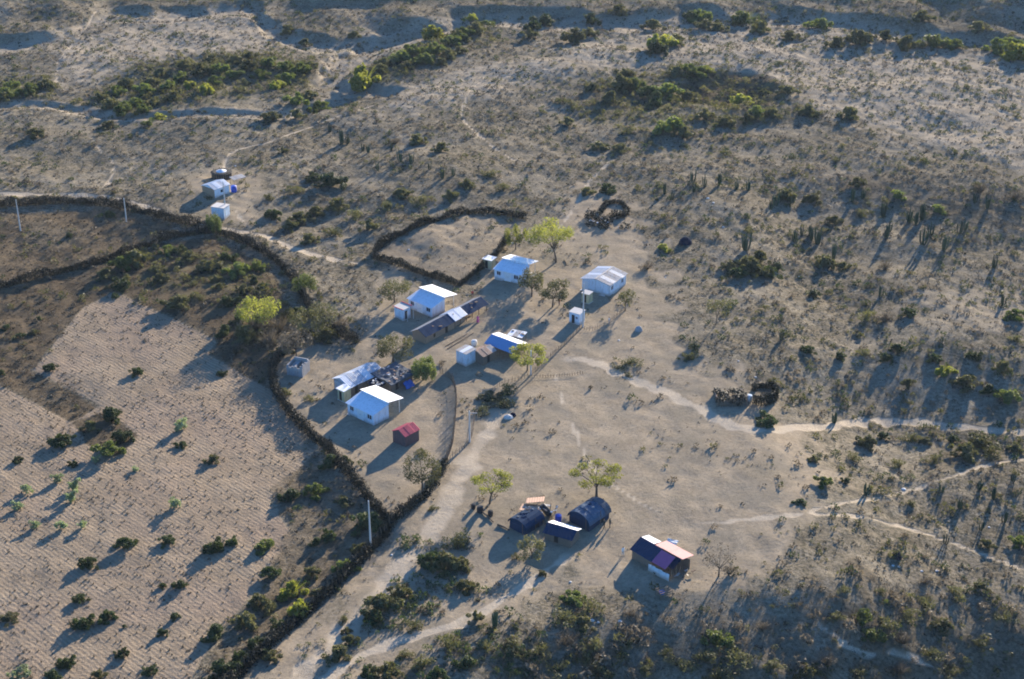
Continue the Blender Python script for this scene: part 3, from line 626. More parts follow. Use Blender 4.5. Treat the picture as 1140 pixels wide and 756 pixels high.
def simple_gable(name, px, py, ang, L, Wd, h, a, wm, near, far, n, label, cat, over=.25, ops=(), gable_m=None, open_front=False, ridge=None, far_h=None):
    """px,py: nearest corner; x along the ridge, y to the far side"""
    p = site(px, py); root = empty(name, p, R(ang), label, cat); r = ridge or Wd / 2
    if not open_front:
        part('wall', wm, root, lambda b: (b.panel(L, h, .15, list(ops)), b.box(0, L, Wd - .15, Wd, -.4, h), b.box(0, .15, .15, Wd - .15, -.4, h), b.box(L - .15, L, .15, Wd - .15, -.4, h)))
        for i, o in enumerate(ops): boxpart('door' if o[2] < .1 else 'shutter', DARK, root, o[0] + .01, o[1] - .01, .05, .09, o[2] + .01, o[3] - .01)
        part('gable', gable_m or wm, root, lambda b: [b.hexa([(x, 0, h), (x + .14, 0, h), (x + .14, Wd, h), (x, Wd, h), (x, r - .02, a - .02), (x + .14, r - .02, a - .02), (x + .14, r + .02, a - .02), (x, r + .02, a - .02)]) for x in (0, L - .14)])
    else:
        for x in (.1, L / 2, L - .1):
            for y in (.1, Wd - .1): postpart(root, x, y, h, WOOD, .07)
        part('rear_wall', wm, root, lambda b: b.box(.2, L - .2, Wd * .6, Wd * .6 + .12, -.4, h * .95))
    s1 = (a - h) / r; fh = far_h or h; s2 = (a - fh) / (Wd - r)
    roof_sheets(root, (-over, -over, h + .04 - over * s1), (L + 2 * over, 0, 0), (0, r + over, (r + over) * s1), n, near)
    roof_sheets(root, (-over, Wd + over, fh + .04 - over * s2), (L + 2 * over, 0, 0), (0, -(Wd - r) - over, (Wd - r + over) * s2), n, far)
    return root
r_ = simple_gable('rusty_hut', 538, 407, 48, 3.2, 3.0, 1.9, 2.5, DARK_MUD, [RUST, RUST, TIN_DULL], [RUST], 3, 'small dark hut with rusty roof beside the pale block store', 'hut', ops=[(1.1, 1.8, .02, 1.7)])
# blue sloped shed: ridge along -42 deg
simple_gable('blue_shed', 541, 391, -40, 6.6, 3.6, 1.75, 2.75, MUD, [BLUE_ROOF], [WHITE_ROOF], 4, 'open shed with blue front roof slope and white rear slope', 'shed', open_front=True, ridge=1.9, far_h=2.45)
def ramada(px, py, ang, a, b_, h, m, label, name='sun_shelter', n=3, tilt=.15, extra=True):
    p = site(px, py); root = empty(name, p, R(ang), label, 'shelter')
    for x in (.1, a - .1):
        for y in (.1, b_ - .1): postpart(root, x, y, h + .02 + tilt * y / b_, WOOD, .06)
    roof_sheets(root, (-.1, -.1, h + .05), (a + .2, 0, 0), (0, b_ + .2, tilt), n, m)
    return root
r_ = ramada(565, 381, -25, 2.9, 2.3, 1.5, [TIN_BRIGHT, TIN_DULL, TIN_BRIGHT], 'small flat tin sun shelter behind the blue and white shed')
debris(r_, 5, .2, 2.7, .2, 2.1, lambda x, y: 1.68, [WOOD, TIN], 12)

def ruin():
    p = site(337, 420.5); root = empty('block_ruin', p, R(-20), 'roofless grey block ruin at the left side of the compound', 'ruin')
    r = random.Random(4)
    part('wall', BLOCK, root, lambda b: (b.box(-3.2, 0, 0, .2, -.4, 1.7), b.box(-.2, 0, .2, 3, -.4, 2.2), b.box(-3.2, -3, .2, 3, -.4, 2.0), b.box(-3, -.2, 2.8, 3, -.4, 2.4), b.box(-1.7, -1.5, .2, 2.8, -.4, 1.9)))
    part('broken_top', BLOCK, root, lambda b: [b.box(x, x + r.uniform(.3, .5), 0.01, .19, 1.7, 1.7 + r.uniform(.15, .6)) for x in (-3.1, -2.2, -1.4, -.5)] + [b.box(-.19, -.01, y, y + .4, 2.2, 2.2 + r.uniform(.1, .4)) for y in (.3, 1.2, 2.3)])
    part('fallen_roof', TIN_DULL, root, lambda b: b.slab((-2.9, .4, 1.2), (-1.75, .4, 1.5), (-1.75, 2.7, 1.9), (-2.9, 2.7, 1.6), .05))
ruin()
r_ = simple_gable('red_hut', 451.5, 497.8, 48, 3.2, 3.0, 2.0, 2.75, RED_WALL, [RED_ROOF], [RED_ROOF], 3, 'small grey hut with red gable roof standing alone in the compound', 'hut', over=.15)

# far hut cluster
r_ = simple_gable('far_hut', 239.5, 221, 50, 4.4, 4.4, 2.2, 2.9, WHITE, [TIN, TIN_BRIGHT], [TIN_BRIGHT], 4, 'small far hut with white front wall and tin roof at upper left', 'hut', ops=[(1.8, 2.5, .9, 1.6)])
part('end_wall', MUD, r_, lambda b: b.box(-.06, -.004, 0, 4.4, -.4, 2.2))
r_ = ramada(261, 209, 40, 3.2, 2.0, 1.9, [TIN_DULL], 'flat lean to shelter at the right end of the far hut')
def round_kiosk():
    p = site(247, 198); root = empty('round_kiosk', p, 0, 'round dark stick walled kitchen with pale roof behind the far hut', 'kiosk')
    for i in range(26):
        t = 2 * math.pi * i / 26; postpart(root, 2.3 * math.cos(t), 2.3 * math.sin(t), 1.6 + .2 * ((i * 7) % 3), WOOD, .1, 'stake')
    part('wall', THATCH, root, lambda b: b.tube([(0, 0, -.3), (0, 0, 1.55)], [2.22, 2.22], 24))
    part('roof', TIN_BRIGHT, root, lambda b: b.tube([(0, 0, 1.6), (0, 0, 2.15)], [1.7, .15], 16)); part('rim', THATCH, root, lambda b: b.tube([(0, 0, 1.56), (0, 0, 1.75)], [2.6, 2.0], 20))
round_kiosk()
def drum(px, py, m, label, rr=.45, h=1.0):
    o = empty('water_drum', site(px, py), 0, label, 'drum')
    part('barrel', m, o, lambda b: b.tube([(0, 0, 0), (0, 0, .08), (0, 0, h * .33), (0, 0, h * .36), (0, 0, h * .66), (0, 0, h * .69), (0, 0, h - .06), (0, 0, h)], [rr * .92, rr, rr, rr * 1.05, rr * 1.05, rr, rr, rr * .9], 16)); part('lid', m, o, lambda b: b.tube([(0, 0, h), (0, 0, h + .07)], [rr * .6, rr * .5], 12))
drum(260.5, 213.5, BLUE_PLASTIC, 'blue water drum beside the far hut', .7, 1.5)
drum(621.5, 580, BLUE_PLASTIC, 'bright blue water drum among the dark huts', .5, 1.1)
drum(834, 446, PALE_WALL, 'pale drum standing at the mouth of the brush pen', .5, 1.1)
drum(527, 566, BLACK_PLASTIC, 'leftmost of three black drums under the small flat topped tree', .35, .8)
drum(534.5, 570, BLACK_PLASTIC, 'middle and largest of three black drums under the small flat topped tree', .5, 1.0)
drum(546, 574, BLACK_PLASTIC, 'rightmost of three black drums under the small flat topped tree', .4, .9)
def water_tank():
    p = site(243, 243.5); root = empty('water_tank', p, R(-20), 'pale square water tank beside the far pole and round tree', 'tank')
    part('wall', PALE_WALL, root, lambda b: b.box(-1.6, 1.6, 0, 2.6, -.4, 2.6)); part('cover', CONCRETE, root, lambda b: b.box(-1.7, 1.7, -.1, 2.7, 2.6, 2.75))
    part('pipe', CONCRETE, root, lambda b: b.tube([(1.7, .4, 0), (1.7, .4, 2.3)], .06, 6))
water_tank()

# dark huts at the bottom
def barrel_hut(name, px, py, ang, L, Wd, h, m, wm, label, n=9, rise=1.2):
    p = site(px, py); root = empty(name, p, R(ang), label, 'hut')        # nearest corner; x along the barrel
    arc = [(Wd / 2 - (Wd / 2 + .25) * math.cos(math.pi * i / n), h + rise * math.sin(math.pi * i / n)) for i in range(n + 1)]
    k = max(2, int(L / 1.1))
    for j in range(k):
        b = MB(); x0, x1 = -.2 + (L + .4) * j / k, -.2 + (L + .4) * (j + 1) / k + .05; up = random.Random(j + int(L * 10)).uniform(-.05, .06); mm = [m, wm, m, SLATE, m][(j * 3 + int(L * 10)) % 5]
        for i in range(n):
            (y0, z0), (y1, z1) = arc[i], arc[i + 1]
            b.hexa([(x0, y0, z0 - .06 + up), (x1, y0, z0 - .06 + up), (x1, y1, z1 - .06 + up), (x0, y1, z1 - .06 + up), (x0, y0, z0 + up), (x1, y0, z0 + up), (x1, y1, z1 + up), (x0, y1, z1 + up)])
        b.build('roof_strip', mm, root)
    def end(b, x):
        for i in range(n):
            (y0, z0), (y1, z1) = arc[i], arc[i + 1]; y0, y1 = np.clip(y0, .05, Wd - .05), np.clip(y1, .05, Wd - .05)
            b.hexa([(x, y0, h - .3), (x + .1, y0, h - .3), (x + .1, y1, h - .3), (x, y1, h - .3), (x, y0, z0 - .08), (x + .1, y0, z0 - .08), (x + .1, y1, z1 - .08), (x, y1, z1 - .08)])
    part('end_gable', wm, root, lambda b: (end(b, .03), end(b, L - .13)))
    part('wall', wm, root, lambda b: (b.panel(L, h, .12, [(L * .6, L * .6 + .8, .02, h - .1)]), b.box(0, L, Wd - .12, Wd, -.4, h), b.box(0, .12, .12, Wd - .12, -.4, h), b.box(L - .12, L, .12, Wd - .12, -.4, h)))
    boxpart('door', DARK, root, L * .6 + .01, L * .6 + .79, .05, .09, .03, h - .11)
    debris(root, 9, .3, L - .3, Wd * .3, Wd * .72, lambda x, y: h + rise * math.sqrt(max(0, 1 - ((y - Wd / 2) / (Wd / 2 + .25)) ** 2)) - .02, [SLATE, BLUE_GREY, TIN_DULL, WOOD, NAVY], int(px), ('roof_patch',))
    for x, y in ((-.3, .3), (L * .5, -.35), (L + .3, Wd * .4)): postpart(root, x, y, h + rise * .8, WOOD, .05, 'pole', (.25, .3))
    return root
barrel_hut('barrel_roofed_hut', 655.5, 592, 48, 4.9, 3.9, 1.2, BLUE_GREY, NAVY, 'dark hut with rounded barrel roof, largest below the flat topped tree', rise=1.55)
barrel_hut('round_ended_hut', 585, 596, 48, 3.9, 3.2, 1.1, NAVY, NAVY, 'dark hut with rounded roof, leftmost of the bottom cluster', rise=1.2)
r_ = simple_gable('dark_shed', 606, 600.5, -28, 4.4, 3.0, 1.35, 2.1, DARK_MUD, [NAVY], [WHITE_ROOF, TIN_BRIGHT], 3, 'low dark shed with white rear slope between the two rounded huts', 'shed', far_h=1.5, ops=[(1.6, 2.3, .02, 1.2)])
def scrap_heap():
    p = site(594, 574); root = empty('scrap_heap', p, 0, 'heap of reddish sheets and scrap boards behind the dark huts', 'scrap')
    part('sheet', RUST, root, lambda b: b.sheet((-2.3, 0, 1.0), (3.2, -.6, .1), (.6, 2.4, -.35), .4))
    part('sheet', mat('clay_sheet', (.42, .27, .19), .9), root, lambda b: b.sheet((-1.2, 1.6, 1.25), (2.8, .3, .1), (.2, 1.9, -.3), .4))
    debris(root, 22, -1.5, 4.0, -2.4, 1.4, lambda x, y: .9 + .5 * ((x * 7) % 1), [WOOD, TIN, CONCRETE, RUST, TIN_DULL, CLOTH_W], 21, ('board', 'scrap_piece'))
    for x, y in ((2.5, 1.2), (3.3, .6), (-.6, -1.6), (1.4, -1.9)): postpart(root, x, y, 1.6, WOOD, .07, 'stake', (.2, -.2))
scrap_heap()
t_ = part('tipped_tank', BLACK_PLASTIC, None, lambda b: b.tube([(0, 0, 0), (-.25, .1, .15), (-1.1, .5, 1.2), (-1.5, .7, 1.6), (-1.55, .72, 1.68)], [.25, .5, .55, .5, .2], 12))
t_.location = site(614, 575); tag(t_, 'tipped dark plastic tank leaning by the blue drum', 'tank')

def patched_hut():
    p = site(747, 645); root = empty('patched_hut', p, R(-46), 'patched hut with pink roof, purple panel and pale fence wall at lower right', 'hut')
    L, Wd, h, a, r = 7.6, 4.2, 1.5, 2.5, 2.1       # origin = right front corner, x runs back along -L
    part('wall', DARK_MUD, root, lambda b: (b.box(-L, -3.9, 0, .15, -.4, h), b.box(-L, -L + .15, .15, Wd, -.4, h), b.box(-L + .15, 0, Wd - .15, Wd, -.4, h)))
    part('gable', DARK_MUD, root, lambda b: b.hexa([(-L, 0, h), (-L + .14, 0, h), (-L + .14, Wd, h), (-L, Wd, h), (-L, r - .02, a - .04), (-L + .14, r - .02, a - .04), (-L + .14, r + .02, a - .04), (-L, r + .02, a - .04)]))
    for i in range(9): boxpart('plank', PALE_WALL, root, -3.85 + i * .44, -3.85 + i * .44 + .41, -.62, -.56, -.3, 1.05 + .06 * (i % 3))
    s = (a - h) / r
    roof_sheets(root, (-L - .3, -.3, h + .05 - .3 * s), (4.3, 0, 0), (0, r + .3, (r + .3) * s), 3, NAVY)
    roof_sheets(root, (-3.55, -.35, h + .09 - .35 * s), (2.6, 0, 0), (0, r + .1, (r + .1) * s), 2, PURPLE)
    roof_sheets(root, (-.95, .2, h + .05 + .2 * s), (1.0, 0, 0), (0, r - .2, (r - .2) * s), 1, BLACK_ROOF)
    roof_sheets(root, (-5.0, Wd + .5, 2.05), (5.2, 0, 0), (0, -r - .5, .52), 4, PINK_ROOF)
    roof_sheets(root, (-L - .2, Wd - .4, 2.15), (2.5, 0, 0), (0, -r + .4, .4), 2, [TIN_BRIGHT, CLOTH_W])
    for x, y, z in ((-.05, .1, h), (-.05, r, a - .05), (-.05, Wd - .1, h), (-1.9, .1, h), (-.02, 1.1, 1.9)): postpart(root, x, y, z, WOOD, .07)
    for i in range(6): postpart(root, .05 + .03 * i, .3 + .6 * i, 1.1 + .3 * (i % 2), WOOD, .05, 'stake', (.1, .1))
    debris(root, 12, .1, 1.4, .4, 3.6, lambda x, y: .1 + .4 * ((x * 5 + y) % 1), [WOOD, TIN_DULL, BLACK_PLASTIC, WOOD], 31, ('board',))
    t = lump_roof(None, 0, 1.5, 0, .8, .5, .2, CLOTH_W, 'white_sack', 9, 5, .08); t.location = site(742, 606); t.rotation_euler = (0, 0, R(-30)); tag(t, 'white sack lying behind the pink roofed hut', 'sack')
patched_hut()
def cart_frame():
    p = site(735, 668); root = empty('wooden_rack', p, R(25), 'small wooden rack standing in the shade below the pink roofed hut', 'rack')
    for x in (0, 2):
        for y in (0, 1.3): postpart(root, x, y, 1.1, WOOD, .06)
    for z in (.5, 1.05):
        for y in (0, .43, .86, 1.3): part('slat', WOOD, root, lambda b: b.box(-.1, 2.1, y - .05, y + .05, z, z + .06))
    part('tub', BLUE_TARP, root, lambda b: b.tube([(.6, .6, .56), (.6, .6, .9)], [.35, .45], 12))
cart_frame()

# ------------------------------------------------------------------ foliage geometry
def leaves(rng, C, Rr, n, size, flat=.0, up=.0):
    """n leaf quads through ellipsoids C (k,3) radii Rr (k,3), denser towards the shell"""
    vol = Rr.prod(1) ** .7; idx = rng.choice(len(C), n, p=vol / vol.sum())
    d = rng.normal(size=(n, 3)); d /= np.linalg.norm(d, axis=1)[:, None]
    rad = rng.uniform(.25, 1.0, n) ** .5
    P = C[idx] + d * rad[:, None] * Rr[idx]
    nr = rng.normal(size=(n, 3)) * (1 - flat) + np.array([0, 0, 1]) * flat * 2 + d * .6; nr /= np.linalg.norm(nr, axis=1)[:, None]
    a = np.cross(nr, rng.normal(size=(n, 3))); a /= np.linalg.norm(a, axis=1)[:, None]
    if up: a = a + np.array([0, 0, up]); a /= np.linalg.norm(a, axis=1)[:, None]
    b = np.cross(nr, a); b /= np.linalg.norm(b, axis=1)[:, None] + 1e-9
    s = size * rng.uniform(.6, 1.35, n)[:, None]
    V = np.stack([P - a * s * .7, P + b * s * .38, P + a * s * .7, P - b * s * .38], 1).reshape(-1, 3)
    F = np.arange(4 * n).reshape(n, 4)
    return V, F, np.clip(rng.normal(.5, .28, n), 0, 1)
def twigs(rng, n, rad, h, wd=.03, spread=1.0, curve=.3):
    """thin upright twigs from a common foot, as narrow crossed blades"""
    a = rng.uniform(0, 2 * np.pi, n); t = rng.uniform(0, 1, n) ** .6 * rad * spread
    base = np.stack([np.cos(a), np.sin(a), 0 * a], 1) * (rad * .15 * rng.uniform(0, 1, n))[:, None]
    tip = np.stack([np.cos(a) * t, np.sin(a) * t, h * rng.uniform(.55, 1.0, n)], 1)
    side = np.stack([-np.sin(a + .7), np.cos(a + .7), 0 * a], 1) * wd
    V = np.stack([base - side, base + side, tip + side * .3, tip - side * .3], 1).reshape(-1, 3)
    return V, np.arange(4 * n).reshape(n, 4), np.clip(rng.normal(.4, .25, n), 0, 1)
def joinvf(*l):
    V, F, T, k = [], [], [], 0
    for v, f, t in l: V.append(v); F.append(f + k); T.append(t); k += len(v)
    return np.concatenate(V), np.concatenate(F), np.concatenate(T)
def shrub_mesh(seed, kind):
    r = np.random.default_rng(seed); k = r.integers(13, 20)          # unit shrub: about 1 m radius, 1.25 m tall
    a = r.uniform(0, 2 * np.pi, k); d = r.uniform(.05, .88, k)
    asp = r.uniform(.75, 1.2)
    C = np.stack([np.cos(a) * d * asp, np.sin(a) * d / asp, r.uniform(.18, .85, k) * (1.1 - .6 * d)], 1); Rr = r.uniform(.13, .36, (k, 3)) * np.array([1, 1, .85])
    if kind == 'dry':
        v = joinvf(leaves(r, C, Rr, 420, .085), twigs(r, 110, .95, 1.15, .018))
    elif kind == 'pale':
        C[:, :2] *= .75; C[:, 2] = r.uniform(.35, 1.35, k); Rr = Rr * np.array([.75, .75, 1.0]); v = joinvf(leaves(r, C, Rr * 1.25, 520, .19, up=.5), twigs(r, 16, .4, 1.6, .025))
    elif kind == 'sparse':
        v = joinvf(leaves(r, C, Rr * 1.05, 480, .11), twigs(r, 60, .8, 1.0, .018))
    else:
        v = joinvf(leaves(r, C, Rr, 1700, .13), twigs(r, 60, .9, .85, .018))
    v[0][:, 2] = np.maximum(v[0][:, 2], -.02)
    m = {'dark': LEAF_DARK, 'mid': LEAF_MID, 'bright': LEAF_BRIGHT, 'olive': LEAF_OLIVE, 'dry': LEAF_DRY, 'pale': LEAF_PALE, 'sparse': LEAF_OLIVE}[kind]
    return fast_mesh('shrub_' + kind, *v[:2], m, v[2])
SHRUB = {k: [shrub_mesh(100 + 17 * i + 3 * j, k) for j in range(4)] for i, k in enumerate(('dark', 'mid', 'bright', 'olive', 'dry', 'pale', 'sparse'))}
def cactus_mesh(seed):
    r = random.Random(seed); b = MB(); T = []
    for i in range(r.randint(7, 12)):                   # unit: 1 m tall, columns from a common foot
        a, d, h = r.uniform(0, 6.28), r.uniform(.04, .26), r.uniform(.5, 1.0); x, y = math.cos(a) * d, math.sin(a) * d; n0 = len(b.f)
        b.tube([(x * .4, y * .4, -.05), (x, y, h * .3), (x * 1.15, y * 1.15, h * .85), (x * 1.18, y * 1.18, h)], [.035, .05, .045, .015], 6); T += [r.random()] * (len(b.f) - n0)
    me = b.mesh('cactus', LEAF_CACT); a = me.attributes.new('tint', 'FLOAT', 'FACE'); a.data.foreach_set('value', T); return me
CACTUS = [cactus_mesh(i) for i in range(5)]

ORD = 'first second third fourth fifth sixth seventh eighth ninth tenth eleventh twelfth thirteenth fourteenth fifteenth sixteenth seventeenth eighteenth nineteenth twentieth'.split()
def ordinal(i):
    n = i + 1
    if n <= 20: return ORD[i]
    t = {2: 'twenty', 3: 'thirty', 4: 'forty'}[n // 10]
    return t + '-' + ORD[n % 10 - 1] if n % 10 else t[:-1] + 'ieth'
WORDS = {'dark': 'dark green shrub', 'mid': 'green leafy shrub', 'bright': 'bright green shrub', 'olive': 'olive green shrub', 'dry': 'dry brown shrub', 'pale': 'pale green upright shrub', 'sparse': 'thin olive shrub', 'cactus': 'dark columnar cactus clump'}
def plant_zone(where, items, group):
    """items: (px, py of the foot, width px, kind[, height factor])"""
    if 'two tracks' in where or 'below the right' in where: items = [(*q[:3], ['dark', 'sparse', 'olive'][i % 3] if q[3] == 'dark' else q[3], *q[4:]) for i, q in enumerate(items)]
    if 'shaded scrub' in where: items = [(*q[:3], ['sparse', 'dry', 'sparse', 'olive'][i % 4] if q[3] == 'dark' else 'sparse' if q[3] == 'olive' else q[3], .7) for i, q in enumerate(items) if i % 5 != 4]
    by = {}
    for it in items: by.setdefault(it[3], []).append(it)
    for k, l in by.items():
        l.sort(key=lambda q: q[0])
        for i, it in enumerate(l):
            p = site(it[0], it[1]); s = ppm(it[1]); r = random.Random(int(it[0] * 31 + it[1] * 7)); wd = it[2] / s * (.9 if k == 'dark' else 1)
            hf = it[4] if len(it) > 4 else r.uniform(.7, 1.05)
            if k == 'cactus':
                o = bpy.data.objects.new('cactus', r.choice(CACTUS)); h = it[2] / (s * .88); h *= .8; o.scale = (h * .8, h * .8, h)
            else:
                o = bpy.data.objects.new({'dry': 'dry_shrub', 'pale': 'pale_shrub'}.get(k, 'shrub'), r.choice(SHRUB[k])); q = 1.45 if k == 'pale' else 1.0; o.scale = (wd / 2 * q, wd / 2 * q, wd / 2 * hf * (1.1 if k == 'pale' else 1))
            link(o); o.location = p - Vector((0, 0, .03)); o.rotation_euler = (0, 0, r.uniform(0, 6.28))
            lab = f"{WORDS[k]} {where}" + (f", {ordinal(i)} from the left" if len(l) > 1 else '')
            tag(o, lab, 'cactus' if k == 'cactus' else 'shrub', group)

def crown_tree(name, px, py, wpx, hpx, label, leaf, n=1500, flat=.22, trunk_r=.16, lsize=.2, lean=(0, 0), low=.62, limbs=6, seed=0, group=None, bare=False):
    """trunk foot at px,py; umbrella crown"""
    p = site(px, py); s = ppm(py); Wd, Ht = wpx / s, .9 * hpx / (s * .86); r = random.Random(seed + int(px)); rng = np.random.default_rng(seed + int(px))
    root = empty(name, p, 0, label, 'tree', group)
    b = MB(); lx, ly = lean[0] * Wd, lean[1] * Wd
    fork = Vector((lx * .4, ly * .4, Ht * .34)); b.tube([(0, 0, -.3), (lx * .1, ly * .15, Ht * .15), fork], [trunk_r * 1.35, trunk_r * 1.05, trunk_r * .85], 7)
    C, Q = [], []
    for i in range(limbs):
        a = 2 * math.pi * (i + r.uniform(-.3, .3)) / limbs; d = Wd * r.uniform(.18, .33); z = Ht * r.uniform(low, .86)
        e = Vector((lx + math.cos(a) * d, ly + math.sin(a) * d, z)); mid = fork.lerp(e, .5) + Vector((r.uniform(-.2, .2), r.uniform(-.2, .2), Ht * .06))
        b.tube([fork, mid, e], [trunk_r * .6, trunk_r * .42, trunk_r * .25], 5)
        for k in range(3):
            a2 = a + r.uniform(-1.1, 1.1); d2 = Wd * r.uniform(.06, .2); t = e + Vector((math.cos(a2) * d2, math.sin(a2) * d2, Ht * r.uniform(.0, .13)))
            b.tube([e, t], [trunk_r * .22, trunk_r * .08], 4)
            C.append(t); Q.append((Wd * r.uniform(.09, .16), Wd * r.uniform(.09, .16), Ht * flat * r.uniform(.35, .6)))
    C.append(Vector((lx, ly, Ht * .86))); Q.append((Wd * .2, Wd * .2, Ht * flat * .5))
    b.build('trunk', BARK, root)
    V, F, T = leaves(rng, np.array([tuple(c) for c in C]), np.array(Q) * 1.12, int(n * 2.3), lsize * 1.1, .25)
    link(bpy.data.objects.new('crown', fast_mesh('crown', V, F, leaf, T)), root)
    return root
TG = 'village shade trees'
crown_tree('acacia_tree', 619, 292, 54, 40, 'tall bright green tree beside the corral and white house', LEAF_BRIGHT, 2300, .3, .2, .2, (-.12, .12), .6, 8, 1, TG)
crown_tree('acacia_tree', 574, 278, 26, 24, 'small green tree at the right side of the fenced corral', LEAF_BRIGHT, 900, .45, .12, .2, (0, 0), .5, 5, 2, TG)
crown_tree('acacia_tree', 592, 330, 30, 24, 'dark olive tree directly before the white house near corral', LEAF_OLIVE, 1100, .5, .14, .2, (0, 0), .45, 6, 3, TG)
crown_tree('acacia_tree', 615, 342, 38, 26, 'olive tree standing alone between white house and gable house', LEAF_OLIVE, 1200, .35, .14, .2, (.05, .1), .5, 6, 4, TG)
crown_tree('acacia_tree', 439, 337, 40, 24, 'dry olive tree left of the middle white house', LEAF_OLIVE, 1000, .5, .12, .2, (0, 0), .45, 6, 5, TG)
crown_tree('acacia_tree', 438, 403, 46, 28, 'wide olive tree behind the shiny tin roofed building', LEAF_OLIVE, 1300, .5, .15, .2, (0, 0), .45, 7, 6, TG)
crown_tree('mango_tree', 471, 423, 28, 20, 'dense dark green round tree beside the cluttered hut', LEAF_MID, 2400, .9, .14, .2, (0, 0), .35, 8, 7, TG)
crown_tree('acacia_tree', 587, 413, 46, 24, 'flat green tree in front of the blue and white shed', LEAF_BRIGHT, 1300, .3, .13, .2, (0, 0), .65, 7, 8, TG)
crown_tree('acacia_tree', 545, 561, 48, 30, 'small flat topped yellow green tree beside the black drums', LEAF_BRIGHT, 1000, .15, .14, .17, (.1, .1), .72, 7, 9, TG)
crown_tree('acacia_tree', 664, 553, 56, 29, 'flat topped yellow green tree behind the barrel roofed hut', LEAF_BRIGHT, 1300, .15, .2, .17, (.0, .1), .76, 8, 10, TG)
crown_tree('acacia_tree', 470, 548, 46, 38, 'thin grey green tree leaning over the stick fence', LEAF_OLIVE, 1100, .4, .14, .18, (.02, .1), .5, 7, 11, TG)
crown_tree('acacia_tree', 696, 346, 20, 22, 'small thin tree at right of the gable house', LEAF_OLIVE, 420, .4, .1, .18, (0, 0), .55, 5, 12, TG)
crown_tree('acacia_tree', 797, 362, 28, 28, 'small lone tree on bare ground right of the village', LEAF_OLIVE, 520, .3, .09, .18, (.05, 0), .6, 5, 13, TG)
crown_tree('acacia_tree', 592, 622, 34, 22, 'thin olive tree in front of the dark round huts', LEAF_OLIVE, 700, .5, .1, .18, (0, 0), .4, 6, 14, TG)
crown_tree('round_tree', 239, 259, 19, 16, 'small round dark green tree below the far water tank', LEAF_MID, 1500, .95, .12, .18, (0, 0), .35, 8, 15, TG)
crown_tree('large_tree', 288, 368, 50, 32, 'large bright yellow green tree above the ploughed field', LEAF_BRIGHT, 1600, .4, .2, .2, (0, .05), .55, 11, 16, TG)
crown_tree('acacia_tree', 352, 374, 46, 30, 'pale olive tree at the upper left of the compound fence', LEAF_OLIVE, 1100, .5, .14, .2, (0, 0), .45, 7, 17, TG)
crown_tree('acacia_tree', 800, 642, 40, 30, 'bare brown tree at the right of the pink roofed hut', LEAF_DRY, 260, .3, .12, .16, (0, 0), .5, 9, 18, TG)
crown_tree('acacia_tree', 340, 330, 26, 22, 'dark green tree rising from the curved hedge', LEAF_MID, 1100, .7, .12, .2, (0, 0), .4, 6, 19, TG)
crown_tree('acacia_tree', 330, 398, 40, 26, 'dry brown tree above the roofless block ruin', LEAF_DRY, 700, .5, .12, .2, (0, 0), .45, 7, 20, TG)

# ---- shrubs seen one by one
D_, M_, B_, O_, Y_, P_, S_, K_ = 'dark', 'mid', 'bright', 'olive', 'dry', 'pale', 'sparse', 'cactus'
plant_zone('in the upper part of the ploughed field', [(56, 411, 21, D_, .8), (152, 417, 20, D_), (247, 418, 16, D_), (124, 468, 40, D_, .8), (68, 494, 36, D_, .8), (121, 506, 38, M_, .9), (134, 491, 36, D_), (82, 518, 17, D_), (19, 514, 18, D_),
    (202, 497, 19, D_), (236, 514, 20, O_), (101, 480, 24, O_), (2, 417, 14, D_), (202, 478, 15, P_), (65, 535, 14, P_), (30, 549, 15, P_), (83, 546, 15, P_), (80, 559, 15, P_), (21, 566, 14, P_), (194, 565, 15, P_), (68, 588, 13, P_), (91, 588, 12, P_), (40, 587, 12, P_), (107, 515, 10, P_), (150, 524, 9, P_)], 'shrubs in the ploughed field')
plant_zone('in the lower part of the ploughed field', [(142, 608, 34, D_), (186, 605, 24, D_), (99, 631, 28, D_), (240, 613, 34, D_), (259, 606, 20, D_), (295, 611, 30, M_), (303, 641, 32, D_), (201, 654, 24, D_), (181, 654, 12, D_), (90, 669, 22, D_), (93, 698, 34, D_), (118, 690, 30, D_),
    (194, 689, 17, D_), (180, 707, 18, D_), (135, 730, 22, D_), (74, 742, 28, D_), (166, 749, 24, D_), (240, 709, 38, D_, .9), (20, 754, 24, P_, .6), (112, 755, 20, O_), (139, 698, 9, D_), (10, 690, 26, O_, .5), (60, 756, 26, D_)], 'shrubs in the ploughed field')
plant_zone('along the thorn hedge beside the lower dirt road', [(324, 556, 36, D_), (351, 551, 30, M_), (368, 518, 32, D_), (386, 516, 22, D_), (383, 561, 24, O_), (407, 588, 46, D_, .8), (367, 600, 26, D_), (384, 638, 32, M_), (326, 659, 36, B_), (335, 684, 34, B_),
    (400, 617, 26, O_), (273, 696, 32, O_), (287, 674, 30, O_), (312, 700, 30, D_), (286, 724, 42, D_), (266, 740, 34, D_), (247, 752, 44, D_), (346, 640, 24, O_), (300, 682, 28, S_), (356, 662, 22, O_), (300, 735, 24, O_), (352, 606, 20, D_)], 'shrubs along the lower hedge')
